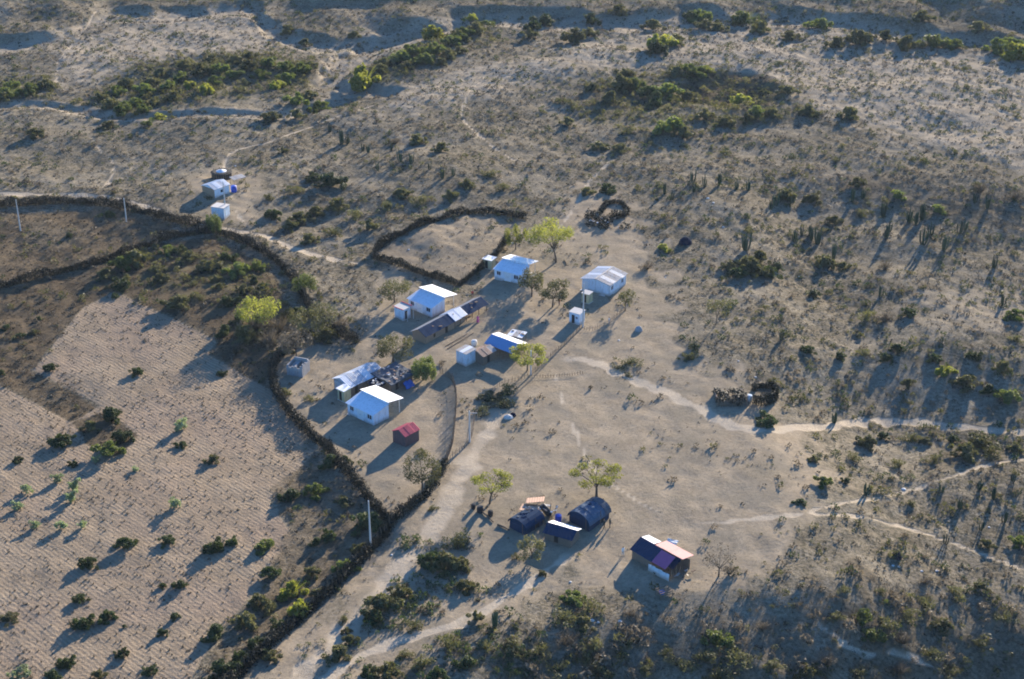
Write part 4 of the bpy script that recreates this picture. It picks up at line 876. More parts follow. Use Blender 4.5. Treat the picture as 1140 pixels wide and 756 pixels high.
plant_zone('in the brown grass inside the curved hedge', [(6, 366, 17, D_, .7), (23, 375, 17, D_, .7), (135, 299, 32, M_), (154, 293, 34, O_), (173, 303, 20, O_), (187, 282, 22, M_), (201, 281, 20, D_), (232, 301, 32, O_), (254, 291, 26, D_), (262, 305, 34, M_), (287, 301, 24, M_), (283, 315, 20, D_), (293, 320, 20, D_),
    (136, 320, 34, D_), (128, 331, 14, D_), (199, 341, 34, O_), (256, 339, 28, D_), (77, 264, 15, D_), (122, 241, 18, D_), (119, 308, 28, O_), (241, 313, 18, O_), (214, 318, 18, S_), (222, 333, 16, S_), (245, 321, 16, O_), (270, 325, 20, O_), (180, 312, 22, O_), (210, 289, 22, O_), (38, 371, 14, O_), (44, 356, 10, O_)], 'shrubs inside the curved hedge')
plant_zone('in the thicket by the large tree', [(285, 368, 40, Y_, 1.2), (310, 372, 36, Y_, 1.1), (300, 385, 34, Y_, 1.0), (275, 380, 36, O_, 1.1), (322, 356, 28, O_), (262, 392, 30, Y_), (318, 392, 24, O_), (250, 372, 26, D_), (333, 352, 26, D_), (268, 358, 26, O_), (345, 352, 24, D_), (362, 378, 32, O_), (378, 366, 30, Y_)], 'thicket shrubs')
plant_zone('in the green belt at upper left', [(10, 108, 26, M_), (30, 104, 26, M_), (50, 97, 24, O_), (14, 97, 22, M_), (0, 112, 24, O_), (110, 112, 22, O_), (124, 120, 26, O_), (138, 127, 30, M_), (150, 118, 28, M_), (158, 127, 24, M_), (130, 105, 24, M_), (142, 97, 24, O_), (160, 104, 26, M_), (172, 94, 24, O_), (186, 100, 26, M_), (180, 84, 24, O_), (200, 90, 26, M_), (214, 98, 22, B_), (228, 104, 24, B_), (240, 94, 26, M_), (205, 76, 24, O_), (225, 82, 26, O_), (246, 80, 24, M_), (262, 86, 24, M_), (276, 78, 24, O_), (290, 86, 24, M_), (262, 70, 22, O_), (300, 74, 24, M_), (318, 78, 26, M_), (335, 82, 30, M_), (318, 92, 24, M_), (308, 98, 22, B_), (345, 76, 20, O_), (280, 66, 22, O_), (235, 68, 22, O_), (170, 118, 20, O_), (192, 112, 22, O_)], 'shrubs of the upper left green belt')
plant_zone('beside the sandy wash at top', [(404, 98, 44, B_, 1.1), (330, 119, 30, M_), (356, 121, 32, M_), (303, 134, 28, O_), (345, 108, 22, O_), (330, 131, 22, O_), (430, 74, 26, O_), (444, 68, 30, M_), (458, 62, 30, M_), (470, 70, 32, M_), (484, 60, 32, M_), (498, 64, 26, O_), (482, 44, 34, B_), (502, 50, 30, M_), (516, 42, 28, M_), (530, 36, 26, O_), (540, 26, 24, M_), (424, 80, 22, O_), (454, 76, 22, O_), (490, 72, 20, O_), (524, 28, 22, B_), (512, 58, 20, O_), (395, 48, 18, O_), (340, 50, 20, O_), (322, 38, 22, O_), (178, 134, 26, B_, .6), (165, 139, 20, M_, .6), (120, 142, 24, O_, .6), (38, 152, 24, O_)], 'shrubs beside the upper wash')
plant_zone('near the foot of the far scarp', [(605, 27, 34, D_), (592, 34, 26, D_), (588, 42, 22, O_), (640, 48, 34, O_), (735, 53, 38, B_), (752, 50, 26, O_), (730, 60, 34, D_), (728, 20, 28, O_), (780, 24, 32, M_), (785, 32, 24, O_), (830, 26, 36, M_), (800, 34, 24, O_), (845, 36, 26, O_), (912, 31, 32, M_), (955, 49, 36, O_), (985, 44, 26, O_), (1012, 54, 32, O_), (1042, 52, 42, M_), (1062, 54, 30, M_), (1110, 58, 32, M_), (1132, 66, 40, B_), (1028, 22, 30, O_), (1090, 34, 26, O_), (660, 18, 28, D_), (770, 10, 30, D_), (690, 14, 26, O_), (655, 40, 20, O_), (880, 44, 24, O_), (1128, 52, 26, M_), (930, 52, 24, O_)], 'shrubs by the far scarp')
plant_zone('around the round hollow at upper right', [(690, 102, 36, O_), (705, 98, 30, M_), (722, 108, 34, D_), (742, 106, 40, M_), (730, 118, 34, D_), (765, 112, 28, O_), (825, 117, 34, B_, .7), (770, 84, 34, M_), (752, 84, 26, O_), (788, 82, 24, B_, .6), (696, 84, 24, O_), (744, 146, 38, M_), (760, 152, 26, O_), (808, 140, 30, O_), (785, 132, 24, O_), (830, 136, 26, O_), (842, 128, 24, M_), (860, 130, 26, O_), (680, 114, 26, O_), (665, 165, 26, O_, .6), (690, 168, 26, O_, .6), (632, 140, 22, O_), (660, 100, 22, O_), (878, 104, 28, O_, .6), (900, 128, 24, O_), (945, 132, 28, O_)], 'shrubs around the hollow')
plant_zone('on the dry ground above the village', [(367, 206, 50, D_, .55), (350, 200, 30, D_, .6), (380, 160, 20, K_), (387, 160, 14, K_), (367, 147, 12, K_), (446, 180, 17, K_), (458, 182, 14, K_), (421, 190, 13, K_), (493, 199, 14, K_), (505, 196, 12, K_), (478, 189, 12, K_), (410, 170, 12, K_), (404, 168, 10, K_), (435, 168, 12, K_), (314, 170, 14, O_), (305, 243, 26, D_), (322, 256, 24, O_), (335, 247, 30, O_), (352, 240, 24, O_), (375, 232, 28, O_), (395, 243, 24, S_), (410, 255, 26, O_), (372, 262, 26, S_), (345, 270, 22, O_), (430, 232, 24, S_), (450, 218, 24, O_), (470, 226, 26, S_), (500, 222, 24, O_), (330, 216, 22, S_), (300, 222, 18, S_), (520, 208, 22, O_), (548, 196, 20, S_), (560, 212, 18, S_), (490, 168, 20, O_), (440, 160, 20, Y_), (465, 160, 22, O_)], 'shrubs above the village')
plant_zone('among the cactus stands at upper right', [(771, 203, 18, K_), (785, 208, 16, K_), (773, 214, 13, K_), (801, 206, 16, K_), (820, 211, 15, K_), (833, 212, 18, K_), (740, 216, 14, K_), (748, 222, 12, K_), (863, 229, 20, K_), (858, 233, 14, K_), (831, 279, 26, K_), (986, 266, 20, K_), (1026, 245, 24, K_), (1028, 272, 26, K_), (1050, 278, 24, K_), (1012, 246, 20, K_), (1020, 250, 18, K_), (901, 263, 18, K_), (911, 272, 24, K_), (904, 268, 18, K_), (883, 269, 17, K_), (893, 262, 15, K_), (984, 241, 20, K_), (1068, 260, 18, K_), (1074, 256, 16, K_), (928, 289, 20, K_), (1106, 298, 18, K_), (980, 329, 14, K_), (949, 224, 18, K_), (960, 222, 14, K_), (1116, 340, 16, K_), (870, 379, 16, K_), (1100, 232, 18, K_), (1085, 226, 14, K_), (990, 258, 16, K_), (1036, 262, 20, K_),
    (875, 222, 30, O_), (905, 224, 26, O_), (1000, 220, 24, M_), (1045, 236, 22, M_), (918, 296, 28, O_), (940, 300, 20, O_), (1130, 355, 32, M_), (930, 250, 22, O_), (960, 240, 24, S_), (740, 278, 18, B_, .7), (955, 205, 24, O_), (1130, 222, 26, Y_), (1090, 215, 26, Y_)], 'plants of the cactus stands')
plant_zone('in the bushy clump right of the gable house', [(822, 308, 32, D_), (838, 304, 36, O_), (856, 308, 32, D_), (830, 296, 28, O_), (846, 292, 26, O_), (866, 300, 22, D_), (812, 300, 20, O_)], 'shrubs of the clump')
plant_zone('on the dry slope above the right hand road', [(1052, 416, 26, B_, .8), (1075, 430, 38, O_), (1122, 444, 36, M_), (1100, 436, 26, D_), (1000, 392, 24, D_), (960, 396, 24, S_), (985, 402, 22, D_), (985, 358, 28, Y_), (965, 356, 24, S_), (1010, 352, 24, D_), (900, 392, 22, D_), (935, 400, 24, D_), (1012, 430, 20, O_), (905, 330, 26, D_, .6), (985, 300, 24, Y_), (700, 405, 30, S_, .5), (772, 390, 22, S_), (765, 400, 20, S_), (1040, 402, 22, D_), (1085, 400, 24, D_), (1115, 412, 24, O_), (1130, 380, 22, S_)], 'shrubs above the right hand road')
plant_zone('below the right hand dirt road', [(854, 472, 40, D_, .7), (929, 471, 18, K_), (966, 497, 28, D_), (982, 488, 20, D_), (1016, 490, 24, D_), (1090, 496, 36, D_), (1073, 507, 40, O_), (1102, 506, 34, D_), (915, 540, 26, M_), (963, 551, 18, K_), (968, 546, 18, D_), (906, 513, 16, O_), (941, 537, 14, D_), (1016, 563, 14, D_), (1040, 514, 22, S_), (1060, 492, 22, D_), (1000, 520, 22, S_), (1130, 502, 22, D_), (1030, 492, 18, O_), (950, 512, 20, S_), (1090, 545, 16, K_), (1068, 566, 18, K_), (1106, 556, 18, K_), (1128, 536, 16, K_), (1048, 548, 16, K_), (1118, 582, 18, K_), (1092, 590, 14, K_), (890, 560, 22, D_, .5), (1132, 606, 24, M_), (1100, 610, 22, D_), (1052, 606, 18, K_), (998, 622, 18, D_, 1.3)], 'plants below the right hand road')
plant_zone('in the shaded scrub at lower right', [(960, 690, 34, M_), (985, 698, 36, O_), (1010, 690, 34, O_), (972, 712, 36, M_), (944, 728, 34, O_), (1005, 716, 34, D_), (1030, 676, 30, O_), (1050, 700, 34, D_), (1035, 730, 32, D_), (1080, 690, 30, D_), (1062, 660, 26, D_), (1090, 720, 30, S_), (1120, 690, 30, D_), (920, 740, 30, D_), (890, 720, 30, D_), (900, 752, 34, D_), (860, 744, 30, O_), (1000, 750, 34, D_), (1060, 752, 34, S_), (1115, 745, 34, D_), (955, 752, 30, D_), (1030, 650, 22, D_), (980, 660, 20, D_), (1090, 656, 24, D_), (1125, 655, 24, D_), (930, 690, 26, S_), (940, 660, 20, S_)], 'shrubs of the lower right scrub')
plant_zone('in the shaded scrub at bottom centre', [(640, 672, 36, M_), (655, 680, 36, O_), (628, 690, 38, D_), (648, 698, 34, D_), (610, 704, 38, D_), (630, 718, 38, D_), (660, 722, 36, O_), (652, 738, 32, O_), (600, 728, 40, D_), (580, 744, 40, D_), (620, 748, 38, D_), (666, 752, 34, D_), (570, 722, 30, O_), (703, 686, 18, D_), (690, 660, 22, S_, .5), (800, 716, 42, M_), (785, 736, 40, O_), (815, 738, 44, O_), (800, 756, 44, D_), (830, 720, 32, D_), (720, 748, 30, S_), (740, 730, 26, S_), (760, 746, 30, D_), (700, 718, 24, S_), (770, 716, 24, D_), (850, 700, 26, D_)], 'shrubs of the bottom centre scrub')
plant_zone('between the two tracks at the bottom', [(521, 656, 28, O_), (508, 608, 36, D_), (495, 634, 44, D_), (480, 628, 40, D_), (512, 632, 28, O_), (430, 678, 46, D_), (416, 690, 34, D_), (446, 664, 30, O_), (376, 731, 34, D_), (392, 716, 22, O_), (460, 700, 28, D_), (432, 752, 34, D_), (410, 752, 30, D_), (470, 742, 34, D_), (500, 722, 32, S_), (520, 742, 34, D_), (551, 700, 26, K_, 1), (382, 692, 18, S_), (386, 704, 14, O_), (450, 732, 24, S_), (528, 690, 22, O_), (485, 756, 34, D_), (540, 722, 24, S_)], 'shrubs between the bottom tracks')
plant_zone('around the village huts', [(434, 412, 14, O_), (315, 440, 18, S_), (720, 300, 24, Y_, .7), (676, 214, 30, D_, .7), (655, 216, 20, O_), (688, 410, 20, S_, .4), (700, 418, 16, S_, .4), (560, 452, 34, S_, .6), (545, 445, 30, O_, .5), (535, 458, 26, S_, .5), (565, 440, 26, S_), (345, 446, 16, S_), (420, 440, 10, S_), (575, 622, 14, S_), (604, 640, 12, O_), (470, 505, 16, S_), (482, 568, 16, S_), (812, 640, 20, Y_, 1.2), (770, 400, 16, S_)], 'shrubs around the village')

# ------------------------------------------------------------------ fences of cut brush, stick fences, pens
def line_pts(pl, step):
    P = np.array([site(x, y)[:2] for x, y in spline(pl, 5)]); d = np.r_[0, np.cumsum(np.hypot(*np.diff(P, axis=0).T))]
    t = np.arange(0, d[-1], step); return np.stack([np.interp(t, d, P[:, 0]), np.interp(t, d, P[:, 1])], 1), d[-1]
def brush_fence(name, pl, label, h=1.7, wd=.7, per=70, leafy=.15, seed=0, green=None, world=False):
    rng = np.random.default_rng(seed)
    P, L = line_pts(pl, .1); n = int(L * per * 1.7); k = rng.integers(0, len(P), n); q = P[k]
    hh = h * (.8 + .2 * N11(q[:, 0], q[:, 1]) + .1 * N5(q[:, 0], q[:, 1])); hh = np.clip(hh, .35 * h, 1.5 * h)
    c = q + rng.normal(0, wd * .45, (n, 2)); z0 = hzv(c[:, 0], c[:, 1]); zc = rng.uniform(0, 1, n) ** .9 * hh
    C = np.stack([c[:, 0], c[:, 1], z0 + zc], 1)
    d = rng.normal(size=(n, 3)); d[:, 2] = np.abs(d[:, 2]) * 1.2; d /= np.linalg.norm(d, axis=1)[:, None]
    s = np.cross(d, rng.normal(size=(n, 3))); s /= np.linalg.norm(s, axis=1)[:, None]
    ln = rng.uniform(.2, .6, n)[:, None] * min(1, h / 1.5); w_ = rng.uniform(.03, .09, n)[:, None]
    V = np.stack([C - d * ln * .5 - s * w_, C - d * ln * .5 + s * w_, C + d * ln * .5 + s * w_ * .5, C + d * ln * .5 - s * w_ * .5], 1)
    V[:, :, 2] = np.maximum(V[:, :, 2], z0[:, None] - .05)
    org = Vector((*P[0], hz(*P[0])))
    root = empty(name, org, 0, label, 'fence', 'brush fences of the village')
    o = link(bpy.data.objects.new('brushwood', fast_mesh('brushwood', V.reshape(-1, 3) - np.array(org), np.arange(4 * n).reshape(n, 4), green or BRUSH, np.clip(rng.normal(.4, .3, n), 0, 1))), root)
    # stakes along the line, one mesh (each about a pixel wide)
    b = MB(); r = random.Random(seed); st = P[::9]
    for x, y in st:
        z = hz(x, y); hh_ = h * r.uniform(.8, 1.3); b.tube([Vector((x, y, z - .3)) - org, Vector((x + r.uniform(-.2, .2), y + r.uniform(-.2, .2), z + hh_)) - org], [.05, .035], 4)
    b.build('stake_row', WOOD, root)
    return root
brush_fence('brush_fence', [(-40, 232), (20, 229), (75, 226), (130, 231), (185, 244), (235, 258), (280, 274), (318, 300), (338, 330), (352, 352), (375, 372), (398, 382)], 'long curved dark brush hedge enclosing the fields at left', 2.1, .95, 120, seed=1)
brush_fence('brush_fence', [(-40, 330), (0, 321), (60, 306), (110, 293), (165, 274), (205, 262), (238, 259)], 'brush hedge dividing the two fields at left', 1.9, .8, 110, seed=2)
brush_fence('brush_fence', [(348, 372), (325, 385), (306, 405), (305, 430), (318, 455), (340, 480), (362, 500), (388, 530), (412, 558), (434, 582)], 'curved brush fence along the left side of the house compound', 2.0, .8, 120, seed=3)
brush_fence('brush_fence', [(437, 582), (462, 563), (482, 542), (496, 518)], 'low brush fence at the bottom corner of the compound', 1.6, .8, 100, seed=4)
brush_fence('brush_fence', [(436, 584), (415, 612), (382, 646), (345, 680), (300, 720), (258, 760), (235, 785)], 'brush hedge along the wide dirt road at the bottom', 1.8, .85, 110, seed=5)
brush_fence('brush_fence', [(416, 286), (432, 270), (458, 256), (490, 245), (520, 238), (552, 238), (584, 244)], 'dark brush fence along the upper side of the square corral', 1.9, .6, 110, seed=6)
brush_fence('brush_fence', [(416, 288), (440, 295), (465, 304), (490, 312), (510, 318)], 'brush fence along the lower side of the square corral', 1.7, .5, 110, seed=7)
brush_fence('brush_fence', [(512, 318), (524, 308), (540, 297), (556, 280), (566, 266)], 'brush fence along the right side of the square corral', 1.7, .5, 100, seed=8)
def stick_fence(pl, label, h=1.5, gap=.4, seed=0, r0=.045):
    P, L = line_pts(pl, gap); org = Vector((*P[0], hz(*P[0]))); root = empty('stick_fence', org, 0, label, 'fence', 'stick fences of the village'); r = random.Random(seed); b = MB(); pr = None; rail = MB()
    for i, (x, y) in enumerate(P):
        z = hz(x, y); t = Vector((x + r.uniform(-.12, .12), y + r.uniform(-.12, .12), z + h * r.uniform(.75, 1.15))) - org
        b.tube([Vector((x, y, z - .3)) - org, t], [r0, r0 * .7], 4)
        q = Vector((x, y, z + h * .55)) - org
        if pr is not None and i % 3 == 0: rail.tube([pr, q], [.025, .025], 4); pr = q
        if pr is None: pr = q
    b.build('stick_row', WOOD, root); rail.build('rail', WOOD, root)
stick_fence([(490, 416), (503, 424), (508, 445), (506, 475), (503, 497), (494, 520)], 'curved stick fence along the right side of the compound', 1.6, .3, 1, .06)
stick_fence([(647, 366), (625, 388), (604, 406), (592, 417)], 'straight stick fence between the white booth and flat green tree', 1.1, .5, 2)
stick_fence([(695, 346), (680, 358), (660, 368), (648, 366)], 'low stick fence below the gable house', .9, .6, 3)
stick_fence([(588, 420), (575, 424), (553, 432), (530, 462), (523, 492), (500, 512)], 'thin wire and stick fence running down to the lamp pole', 1.0, .7, 4)
stick_fence([(592, 420), (612, 420), (638, 418), (650, 416)], 'short stick fence right of the flat green tree', .7, .5, 5)

def log(px, py, px2, py2, label, r=.12):
    a, b = site(px, py), site(px2, py2); o = part('log', BARK, None, lambda m: m.tube([(0, 0, r), (b - a) * .5 + Vector((.05, .08, r * 1.1)), (b - a) + Vector((0, 0, r * .9))], [r, r * .85, r * .6], 7)); o.location = a; tag(o, label, 'log')
log(536, 570, 549, 582, 'dark log lying beside the middle black drum', .17)
log(554, 585, 567, 591, 'short dark log left of the leftmost dark hut', .17)
log(628, 290, 631, 295, 'white peeled log under the tall bright tree', .12)
log(498, 389, 527, 371, 'long pole lying on the ground behind the pale block store', .09)
log(496, 386, 520, 372, 'second long pole lying beside the first behind the block store', .08)
log(604, 636, 596, 646, 'thin log on the shaded ground below the dark huts', .1)

def brush_pen():
    root = brush_fence('brush_pen', [(838, 436), (846, 431), (857, 432), (864, 438), (862, 447), (850, 452), (838, 449)], 'ring shaped brush pen beside the right hand road', 1.9, .4, 130, seed=21); root['category'] = 'pen'
    p = site(815, 446); h = empty('ruined_hut', p, R(5), 'dark ruined thatch hut joined to the brush pen', 'hut')
    rg = np.random.default_rng(9); CC = np.stack([rg.uniform(-2.6, 2.0, 26), rg.uniform(-1.8, 2.2, 26), rg.uniform(.4, 1.3, 26)], 1); V, F, T = leaves(rg, CC, np.full((26, 3), .8) * np.array([1.1, 1.1, .6]), 2600, .3, .5); V[:, 2] = np.maximum(V[:, 2], -.05)
    link(bpy.data.objects.new('thatch', fast_mesh('thatch', V, F, BRUSH, T)), h)
    part('wall', DARK_MUD, h, lambda b: (b.box(-2.9, 2.3, -1.9, -1.7, -.4, .9), b.box(-2.9, -2.7, -1.7, 2.3, -.4, 1.0), b.box(2.1, 2.3, -1.7, 2.3, -.4, 1.0)))
    r = random.Random(7)
    for i in range(15): postpart(h, -3.2 + i * .42, -2.1 + r.uniform(-.2, .2), r.uniform(1.2, 2.3), WOOD, .06, 'stake', (r.uniform(-.2, .2), r.uniform(-.2, .2)))
    p = site(672, 250); h = empty('brush_pile', p, 0, 'dark heap of brush and scrap timber above the gable house', 'pile')
    rng = np.random.default_rng(5); C = np.stack([rng.uniform(-3.3, 4.6, 14), rng.uniform(-2.6, 5.5, 14), rng.uniform(.3, .9, 14)], 1); V, F, T = leaves(rng, C, np.full((14, 3), 1.0) * np.array([1.5, 1.5, .8]), 2600, .28); V[:, 2] = np.maximum(V[:, 2], -.05)
    link(bpy.data.objects.new('brushwood', fast_mesh('brushwood', V, F, BRUSH, T)), h)
    debris(h, 26, -3, 3.4, -3.2, 1.5, lambda x, y: .5 + .5 * ((x * 3 + y * 5) % 1), [WOOD, TIN_DULL, BLOCK, PALE_WALL, WOOD], 51, ('board',))
    o = brush_fence('brush_pen', [(668, 238), (676, 228), (690, 227), (698, 234), (694, 243)], 'half ring of dark brush behind the scrap timber heap', 1.3, .6, 120, seed=22); o['category'] = 'pen'
brush_pen()
def oven(px, py, label, name, m, w_, h_, seed):
    p = site(px, py); o = lump_roof(None, -w_, w_, -w_ * .8, w_ * .8, 0, 0, m, name, seed, 9, .04)
    r = random.Random(seed)
    for i, v in enumerate(o.data.vertices):
        q = max(0, 1 - (v.co.x / w_) ** 2) * max(0, 1 - (v.co.y / (w_ * .8)) ** 2)
        k = 1 / max(1, math.hypot(v.co.x / w_, v.co.y / (w_ * .8))); v.co.x *= k; v.co.y *= k
        v.co.z = -.2 if i >= 81 else h_ * q ** .6 + r.uniform(-.05, .05) - .05
    o.location = p; return tag(o, label, 'mound')
oven(763, 271, 'black earth mound on the bare ground right of the brush heap', 'charcoal_mound', BLACK_ROOF, 1.5, 1.5, 1)
oven(711, 368, 'grey boulder with a long shadow right of the white booth', 'boulder', BLOCK, .8, 1.0, 2)
oven(998, 621, 'dark stump like mound among white stones at lower right', 'mound', BLACK_ROOF, .8, 1.4, 3)
oven(566, 465, 'pale rubble lump beside the bare square', 'rubble', CONCRETE, .9, .6, 4)
oven(571, 463, 'dark rubble lump beside the pale one', 'rubble', BLACK_ROOF, .6, .7, 5)

# ------------------------------------------------------------------ poles
def pole(px, py, top_px, label, arm=None):
    p = site(px, py); h = top_px / (ppm(py) * .88); root = empty('utility_pole', p, 0, label, 'pole', 'concrete utility poles')
    part('shaft', CONCRETE, root, lambda b: b.tube([(0, 0, -.5), (0, 0, h)], [.17, .1], 10))
    if arm: part('crossarm', TIN_DULL, root, lambda b: b.box(-.1, arm, -.05, .05, h - .35, h - .22))
    part('insulator', CLOTH_W, root, lambda b: b.tube([(0, 0, h), (0, 0, h + .12), (0, 0, h + .22)], [.05, .09, .03], 8))
pole(413, 614, 58, 'tall pale concrete pole standing in the hedge at the bottom')
pole(523, 492, 34, 'concrete pole with short arm beside the compound stick fence', 1.3)
pole(23, 257, 32, 'leftmost pale concrete pole in the brown field')
pole(141, 247, 24, 'pale concrete pole just inside the curved hedge')
pole(251.5, 239, 34, 'pale concrete pole beside the far water tank')
pole(649, 364, 46, 'slim pale pole beside the white booth')
pole(591, 417, 26, 'thin pale pole in front of the flat green tree')

# ------------------------------------------------------------------ people
def person(px, py, rz, label, shirt, trousers, h=1.65, arms=(.25, .2), skirt=False):
    sk = {'pelvis': (0, 0, .92, .15), 'belly': (0, .01, 1.08, .15), 'chest': (0, .0, 1.32, .165), 'neck': (0, .01, 1.47, .06), 'chin': (0, -.015, 1.56, .085), 'head': (0, -.01, 1.65, .10), 'crown': (0, .0, 1.72, .06)}
    names = list(sk); V = [sk[n][:3] for n in names]; Rd = [sk[n][3] for n in names]; E_ = [(i, i + 1) for i in range(len(names) - 1)]
    def chain(root, pts):
        i = names.index(root) if isinstance(root, str) else root
        for *c, r_ in pts: V.append(tuple(c)); Rd.append(r_); E_.append((i, len(V) - 1)); i = len(V) - 1
        return i
    for s, st in ((-1, .12), (1, -.08)):
        chain('pelvis', [(s * .09, 0, .84, .11), (s * .10, st * .5, .48, .075), (s * .10, st, .10, .045), (s * .11, st - .06, .035, .045), (s * .12, st - .17, .025, .03)])
        w = chain('chest', [(s * .17, .0, 1.38, .075), (s * arms[0] * 1.05, .02, 1.12, .05), (s * arms[0], -arms[1], .90, .036), (s * arms[0], -arms[1] - .03, .82, .034)])
        for k in range(4): chain(w, [(s * arms[0] + (k - 1.5) * .018, -arms[1] - .05, .76, .0095), (s * arms[0] + (k - 1.5) * .019, -arms[1] - .05 + .01 * k, .70 + .008 * abs(k - 1), .008)])
        chain(w, [(s * (arms[0] - .03), -arms[1] - .07, .79, .010), (s * (arms[0] - .035), -arms[1] - .09, .755, .009)])
    chain('chin', [(0, -.105, 1.60, .022)])
    me = bpy.data.meshes.new('person'); me.from_pydata(V, E_, []); o = bpy.data.objects.new('person', me); COL.objects.link(o)
    m = o.modifiers.new('skin', 'SKIN'); 
    for i, sv in enumerate(me.skin_vertices[0].data): sv.radius = (Rd[i], Rd[i]); sv.use_root = i == 0
    s_ = o.modifiers.new('sub', 'SUBSURF'); s_.levels = s_.render_levels = 1
    dg = bpy.context.evaluated_depsgraph_get(); nm = bpy.data.meshes.new_from_object(o.evaluated_get(dg)); o.modifiers.clear(); o.data = nm
    for q in (SKIN, HAIR, mat('shirt_' + label[:18].replace(' ', '_'), shirt), mat('trousers_' + label[:18].replace(' ', '_'), trousers)): nm.materials.append(q)
    for f in nm.polygons:
        c = f.center; hand = c.z < .90 and abs(c.x) > arms[0] * .8 and abs(c.y + arms[1]) < .13
        f.material_index = (1 if c.z > 1.66 or (c.z > 1.56 and c.y > .02) else 0) if c.z > 1.47 else (0 if hand else 2 if c.z > .95 else 3 if c.z > .08 else 1); f.use_smooth = True
    if skirt:
        part('skirt', mat('dress_' + label[:18].replace(' ', '_'), trousers), o, lambda b: b.tube([(0, 0, 1.0), (0, 0, .7), (0, 0, .15)], [.17, .26, .34], 12))
    k = h / 1.74; o.scale = (k, k, k); o.location = site(px, py); o.rotation_euler = (0, 0, rz); tag(o, label, 'person')
person(693.5, 618.5, R(30), 'person in white clothes walking between the dark huts and pink hut', (.75, .74, .70), (.55, .54, .52))
person(672.5, 588, R(-60), 'person in dark clothes, left of two beside the barrel roofed hut', (.05, .06, .05), (.03, .03, .04))
person(679, 587, R(120), 'person in dark clothes, right of two beside the barrel roofed hut', (.07, .08, .06), (.03, .03, .035))
person(526, 331, R(200), 'person in red near the corral corner', (.40, .06, .05), (.12, .05, .05))
person(532, 359, R(20), 'person in pink dress sitting end of the long black roofed hut', (.70, .10, .28), (.60, .10, .25), 1.55, skirt=True)
person(622.5, 340, R(-30), 'person in red under the olive tree left of the booth', (.40, .08, .05), (.08, .06, .06))
person(678, 361, R(90), 'person in pale clothes below the gable house', (.6, .6, .58), (.2, .2, .22))

# ------------------------------------------------------------------ small litter and stones
PALE_STONE = mat('pale_stone', (.58, .56, .52), .95, var=.15)
def stone(px, py, s, label, m, name='stone', seed=0):
    r = random.Random(seed + int(px)); b = MB(); n = 7
    for j, (z, q) in enumerate(((-.1, .8), (.12, 1.0), (.42, .75), (.55, .25))):
        b.pts([(math.cos(6.283 * i / n) * q * s * r.uniform(.8, 1.15), math.sin(6.283 * i / n) * q * s * r.uniform(.7, 1.0), z * s) for i in range(n)])
        if j:
            for i in range(n): b.f.append(((j - 1) * n + i, (j - 1) * n + (i + 1) % n, j * n + (i + 1) % n, j * n + i)); b.m.append(0)
    b.f.append(tuple(3 * n + i for i in range(n))); b.m.append(0)
    o = b.build(name, m); o.location = site(px, py); tag(o, label, name)
for i, (x, y, s, lb, nm) in enumerate([(1006, 545, .7, 'white rag on the footpath at lower right', 'rag'), (659, 691, .6, 'white sack at the edge of the bottom scrub, left of two', 'sack'), (666, 693, .45, 'smaller white sack at the edge of the bottom scrub', 'sack'), (690, 692, .5, 'white sack lying by the small dark shrub', 'sack'),
        (689, 379, .4, 'white stone below the low stick fence', 'stone'), (455, 278, .45, 'white stone inside the square corral', 'stone'), (570, 271, .6, 'white sack hanging by the corral corner tree', 'sack'), (262, 185, .5, 'white stone behind the round kitchen', 'stone'), (270, 197, .5, 'pale stone beside the lean to shelter', 'stone'),
        (994, 630, .4, 'white stone below the dark stump mound, left one', 'stone'), (1001, 631, .45, 'white stone below the dark stump mound, right one', 'stone'), (1026, 636, .4, 'white stone right of the dark stump mound', 'stone'), (1043, 636, .5, 'large white stone at far right of the stump mound', 'stone'),
        (1101, 587, .35, 'white stone above the lower right footpath', 'stone'), (822, 402, .35, 'small white stone behind the ruined thatch hut', 'stone'), (841, 420, .4, 'white stone at the top of the brush pen', 'stone'), (889, 308, .4, 'white stone right of the bushy clump', 'stone'), (741, 309, .3, 'small white stone right of the gable house', 'stone'),
        (805, 253, .5, 'white stone above the bushy clump', 'stone'), (788, 221, .7, 'pale rock under the cactus stand', 'rock'), (794, 226, .6, 'second pale rock under the cactus stand', 'rock'), (323, 438, .5, 'white stone at the left compound fence', 'stone'), (436, 618, .35, 'pale stone by the dirt road hedge', 'stone'), (446, 655, .45, 'pale stone between the bottom shrubs', 'stone'), (635, 648, .35, 'white stone on the path below the dark huts', 'stone')]):
    stone(x, y, s * .62, lb, PALE_STONE, nm, i)

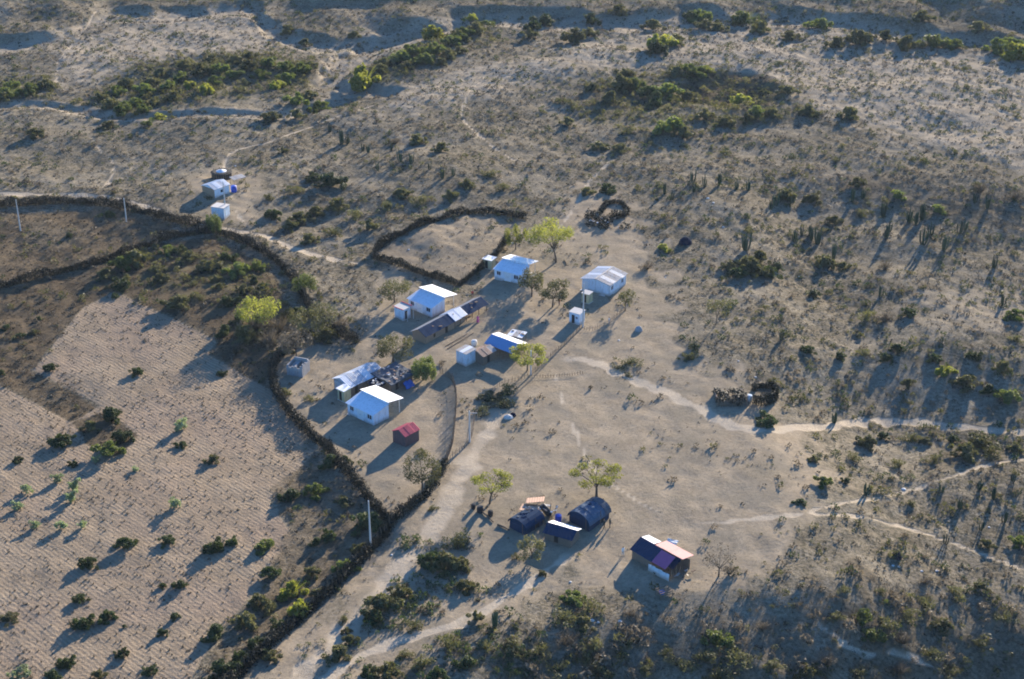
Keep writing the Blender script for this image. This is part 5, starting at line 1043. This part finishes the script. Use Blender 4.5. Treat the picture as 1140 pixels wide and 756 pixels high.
# ------------------------------------------------------------------ uncountable ground cover
def scatter(name, label, n, dens, hmin, hmax, m, seed, k=14, aspect=1.0, blade=.30, cat='scrub', grow=0.0, mult=6):
    rng = np.random.default_rng(seed)
    y = rng.uniform(140, 560, n * mult); x = rng.uniform(-1, 1, n * mult) * (70 + y * .40)
    keep = rng.uniform(0, 1, len(x)) < dens(x, y) * (70 + y * .4) / 294; x, y = x[keep][:n], y[keep][:n]; N_ = len(x)
    z = hzv(x, y); h = hmin + (hmax - hmin) * rng.uniform(0, 1, N_) ** 2.2; h = h * (1 + grow * smooth(250, 520, y))
    a = rng.uniform(0, 2 * np.pi, (N_, k)); rad = rng.uniform(0, 1, (N_, k)) ** .5; zz = rng.uniform(0.05, 1, (N_, k))
    rr = rad * np.sqrt(np.clip(1.15 - zz ** 2, 0, 2)) * h[:, None] * aspect * .8
    C = np.stack([x[:, None] + np.cos(a) * rr, y[:, None] + np.sin(a) * rr, z[:, None] + zz * h[:, None] * .8], -1)
    d = rng.normal(size=(N_, k, 3)); d[..., 2] = np.abs(d[..., 2]) + .2; d /= np.linalg.norm(d, axis=-1)[..., None]
    s = np.cross(d, rng.normal(size=(N_, k, 3))); s /= np.linalg.norm(s, axis=-1)[..., None]
    q = (h * blade)[:, None, None] * rng.uniform(.7, 1.5, (N_, k, 1))
    V = np.stack([C - d * q * .8 - s * q * .45, C - d * q * .8 + s * q * .45, C + d * q * 1.1], 2)
    V[..., 2] = np.maximum(V[..., 2], z[:, None, None] - .03)
    t = np.clip(rng.normal(.5, .2, (N_, 1)) + rng.normal(0, .2, (N_, k)), 0, 1).ravel()
    o = link(bpy.data.objects.new(name, fast_mesh(name, V.reshape(-1, 3), np.arange(N_ * k * 3).reshape(-1, 3), m, t)))
    return tag(o, label, cat, kind='stuff')
def open_land(x, y):
    return np.clip(1 - zone('bare', x, y) * .93 - zone('path', x, y) * 1.3 - zone('plough', x, y) - zone('brown', x, y) * .25, 0, 1)
patch = lambda x, y: smooth(-.9, 1.1, N25(x, y) + .6 * N11(x, y) + .25 * N5(x, y))
NEAR = lambda x, y: np.maximum(pmask([(585, 700), (650, 668), (700, 690), (790, 690), (840, 700), (960, 668), (1030, 660), (1200, 690), (1200, 800), (560, 800)], x, y, 3, 3) * smooth(-.6, .9, N11(x, y) + N25(x, y)), 0)
right = lambda x, y: .45 + .55 * smooth(20, 60, x)
scatter('dry_scrub', 'low dry grey brown scrub covering the open land', 26000, lambda x, y: open_land(x, y) * (.12 + .88 * patch(x, y)) * (1 - .5 * zone('sand', x, y)), .18, .95, LEAF_DRY, 61, 16, 1.1)
scatter('olive_scrub', 'low olive green scrub scattered over the open land', 14000, lambda x, y: open_land(x, y) * patch(x + 40, y) ** 1.3 * (.25 + .75 * right(x, y)), .2, 1.25, LEAF_OLIVE, 62, 22, 1.0, .24)
scatter('dark_scrub', 'small dark green bushes scattered over the open land', 8500, lambda x, y: open_land(x, y) * patch(x, y + 60) ** 2 * (.3 + .7 * right(x, y)), .3, 1.3, LEAF_DARK, 63, 30, 1.0, .2)
scatter('dry_grass', 'short dry grass tufts on the trampled village ground', 6000, lambda x, y: zone('bare', x, y) * (.06 + .6 * smooth(.2, 1.4, N25(x + 9, y) + .4 * N5(x, y))), .06, .28, LEAF_DRY, 64, 8, 1.6, .4, 'grass')
scatter('brown_grass', 'matted brown grass inside the hedged plots', 9000, lambda x, y: zone('brown', x, y), .08, .4, BRUSH, 65, 9, 1.5, .4, 'grass', mult=20)
scatter('green_scrub', 'green undergrowth in the upper belts and hollow', 2600, lambda x, y: zone('green', x, y), .4, 1.7, LEAF_OLIVE, 66, 30, .95, .22, mult=30)
scatter('fine_tufts', 'fine dry tufts and pebbles speckling the open land', 60000, lambda x, y: open_land(x, y) * (.3 + .7 * patch(x + 15, y + 25)), .08, .45, BRUSH, 70, 6, 1.3, .45, 'tufts', .5)
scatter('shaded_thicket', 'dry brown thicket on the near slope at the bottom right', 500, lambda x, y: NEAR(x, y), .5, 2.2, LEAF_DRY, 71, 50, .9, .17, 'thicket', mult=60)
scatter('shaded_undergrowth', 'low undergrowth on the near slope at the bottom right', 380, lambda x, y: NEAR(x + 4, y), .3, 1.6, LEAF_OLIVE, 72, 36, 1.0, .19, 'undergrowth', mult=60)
TRK = lambda x, y: np.maximum(pmask([(430, 655), (470, 600), (535, 590), (530, 655), (440, 705), (365, 745), (350, 740)], x, y, 2, 2), pmask([(400, 770), (470, 722), (560, 695), (600, 740), (600, 790), (400, 790)], x, y, 2, 2)) * (.25 + .75 * patch(x, y)) * (1 - zone('path', x, y))
scatter('track_scrub', 'low dark scrub growing between the tracks at the bottom', 900, TRK, .25, 1.2, LEAF_DARK, 73, 34, 1.1, .2, mult=300)
scatter('track_tufts', 'dry grey tufts between the tracks at the bottom', 1500, TRK, .15, .6, LEAF_DRY, 74, 14, 1.1, .3, 'tufts', mult=200)
def stubble():
    rng = np.random.default_rng(67); P = wpts(FIELD); x0, y0 = P.min(0); x1, y1 = P.max(0); n = 60000
    x = rng.uniform(x0, x1, n); y = rng.uniform(y0, y1, n); c, s_ = math.cos(R(48)), math.sin(R(48))
    v = x * c + y * s_; u = -x * s_ + y * c; v2 = np.round(v / 1.15) * 1.15 + rng.normal(0, .22, n); u2 = u
    x, y = v2 * c - u2 * s_, v2 * s_ + u2 * c
    k = (zone('plough', x, y) > .4) & (rng.uniform(0, 1, n) < .25 + .4 * smooth(-.6, 1.0, N25(x, y) + .4 * N5(x, y))); return x[k][:2600], y[k][:2600]
def stub_obj():
    x, y = stubble(); rng = np.random.default_rng(68); N_ = len(x); k = 6; z = hzv(x, y); h = rng.uniform(.08, .34, N_)
    a = rng.uniform(0, 6.28, (N_, k)); r1 = rng.uniform(.02, .12, (N_, k)); tip = rng.uniform(.05, .32, (N_, k))
    B = np.stack([x[:, None] + np.cos(a) * r1, y[:, None] + np.sin(a) * r1, np.repeat(z[:, None] - .02, k, 1)], -1); T = np.stack([x[:, None] + np.cos(a) * tip, y[:, None] + np.sin(a) * tip, z[:, None] + h[:, None] * rng.uniform(.6, 1, (N_, k))], -1)
    S_ = np.stack([-np.sin(a), np.cos(a), 0 * a], -1) * .09
    V = np.stack([B - S_, B + S_, T], 2).reshape(-1, 3)
    o = link(bpy.data.objects.new('crop_stubble', fast_mesh('crop_stubble', V, np.arange(N_ * k * 3).reshape(-1, 3), LEAF_DRY, rng.uniform(.0, .7, N_ * k)))); tag(o, 'rows of dry crop stubble across the ploughed field', 'stubble', kind='stuff')
stub_obj()

# ------------------------------------------------------------------ air
HAZE = 0.000038
if HAZE:
    b = MB(); b.box(-1500, 1500, -150, 1600, float(MZ.min()) - 1.5, max(CAM_H, float(MZ.max())) + 12)
    m = bpy.data.materials.new('haze_air'); m.use_nodes = True; nt = m.node_tree; nt.nodes.remove(nt.nodes['Principled BSDF'])
    v = nt.nodes.new('ShaderNodeVolumePrincipled'); v.inputs['Color'].default_value = (.66, .82, 1, 1); v.inputs['Density'].default_value = HAZE; v.inputs['Anisotropy'].default_value = .2
    nt.links.new(v.outputs[0], nt.nodes['Material Output'].inputs['Volume'])
    tag(b.build('haze', m), 'thin pale haze in the air over the whole land', 'haze', kind='stuff')
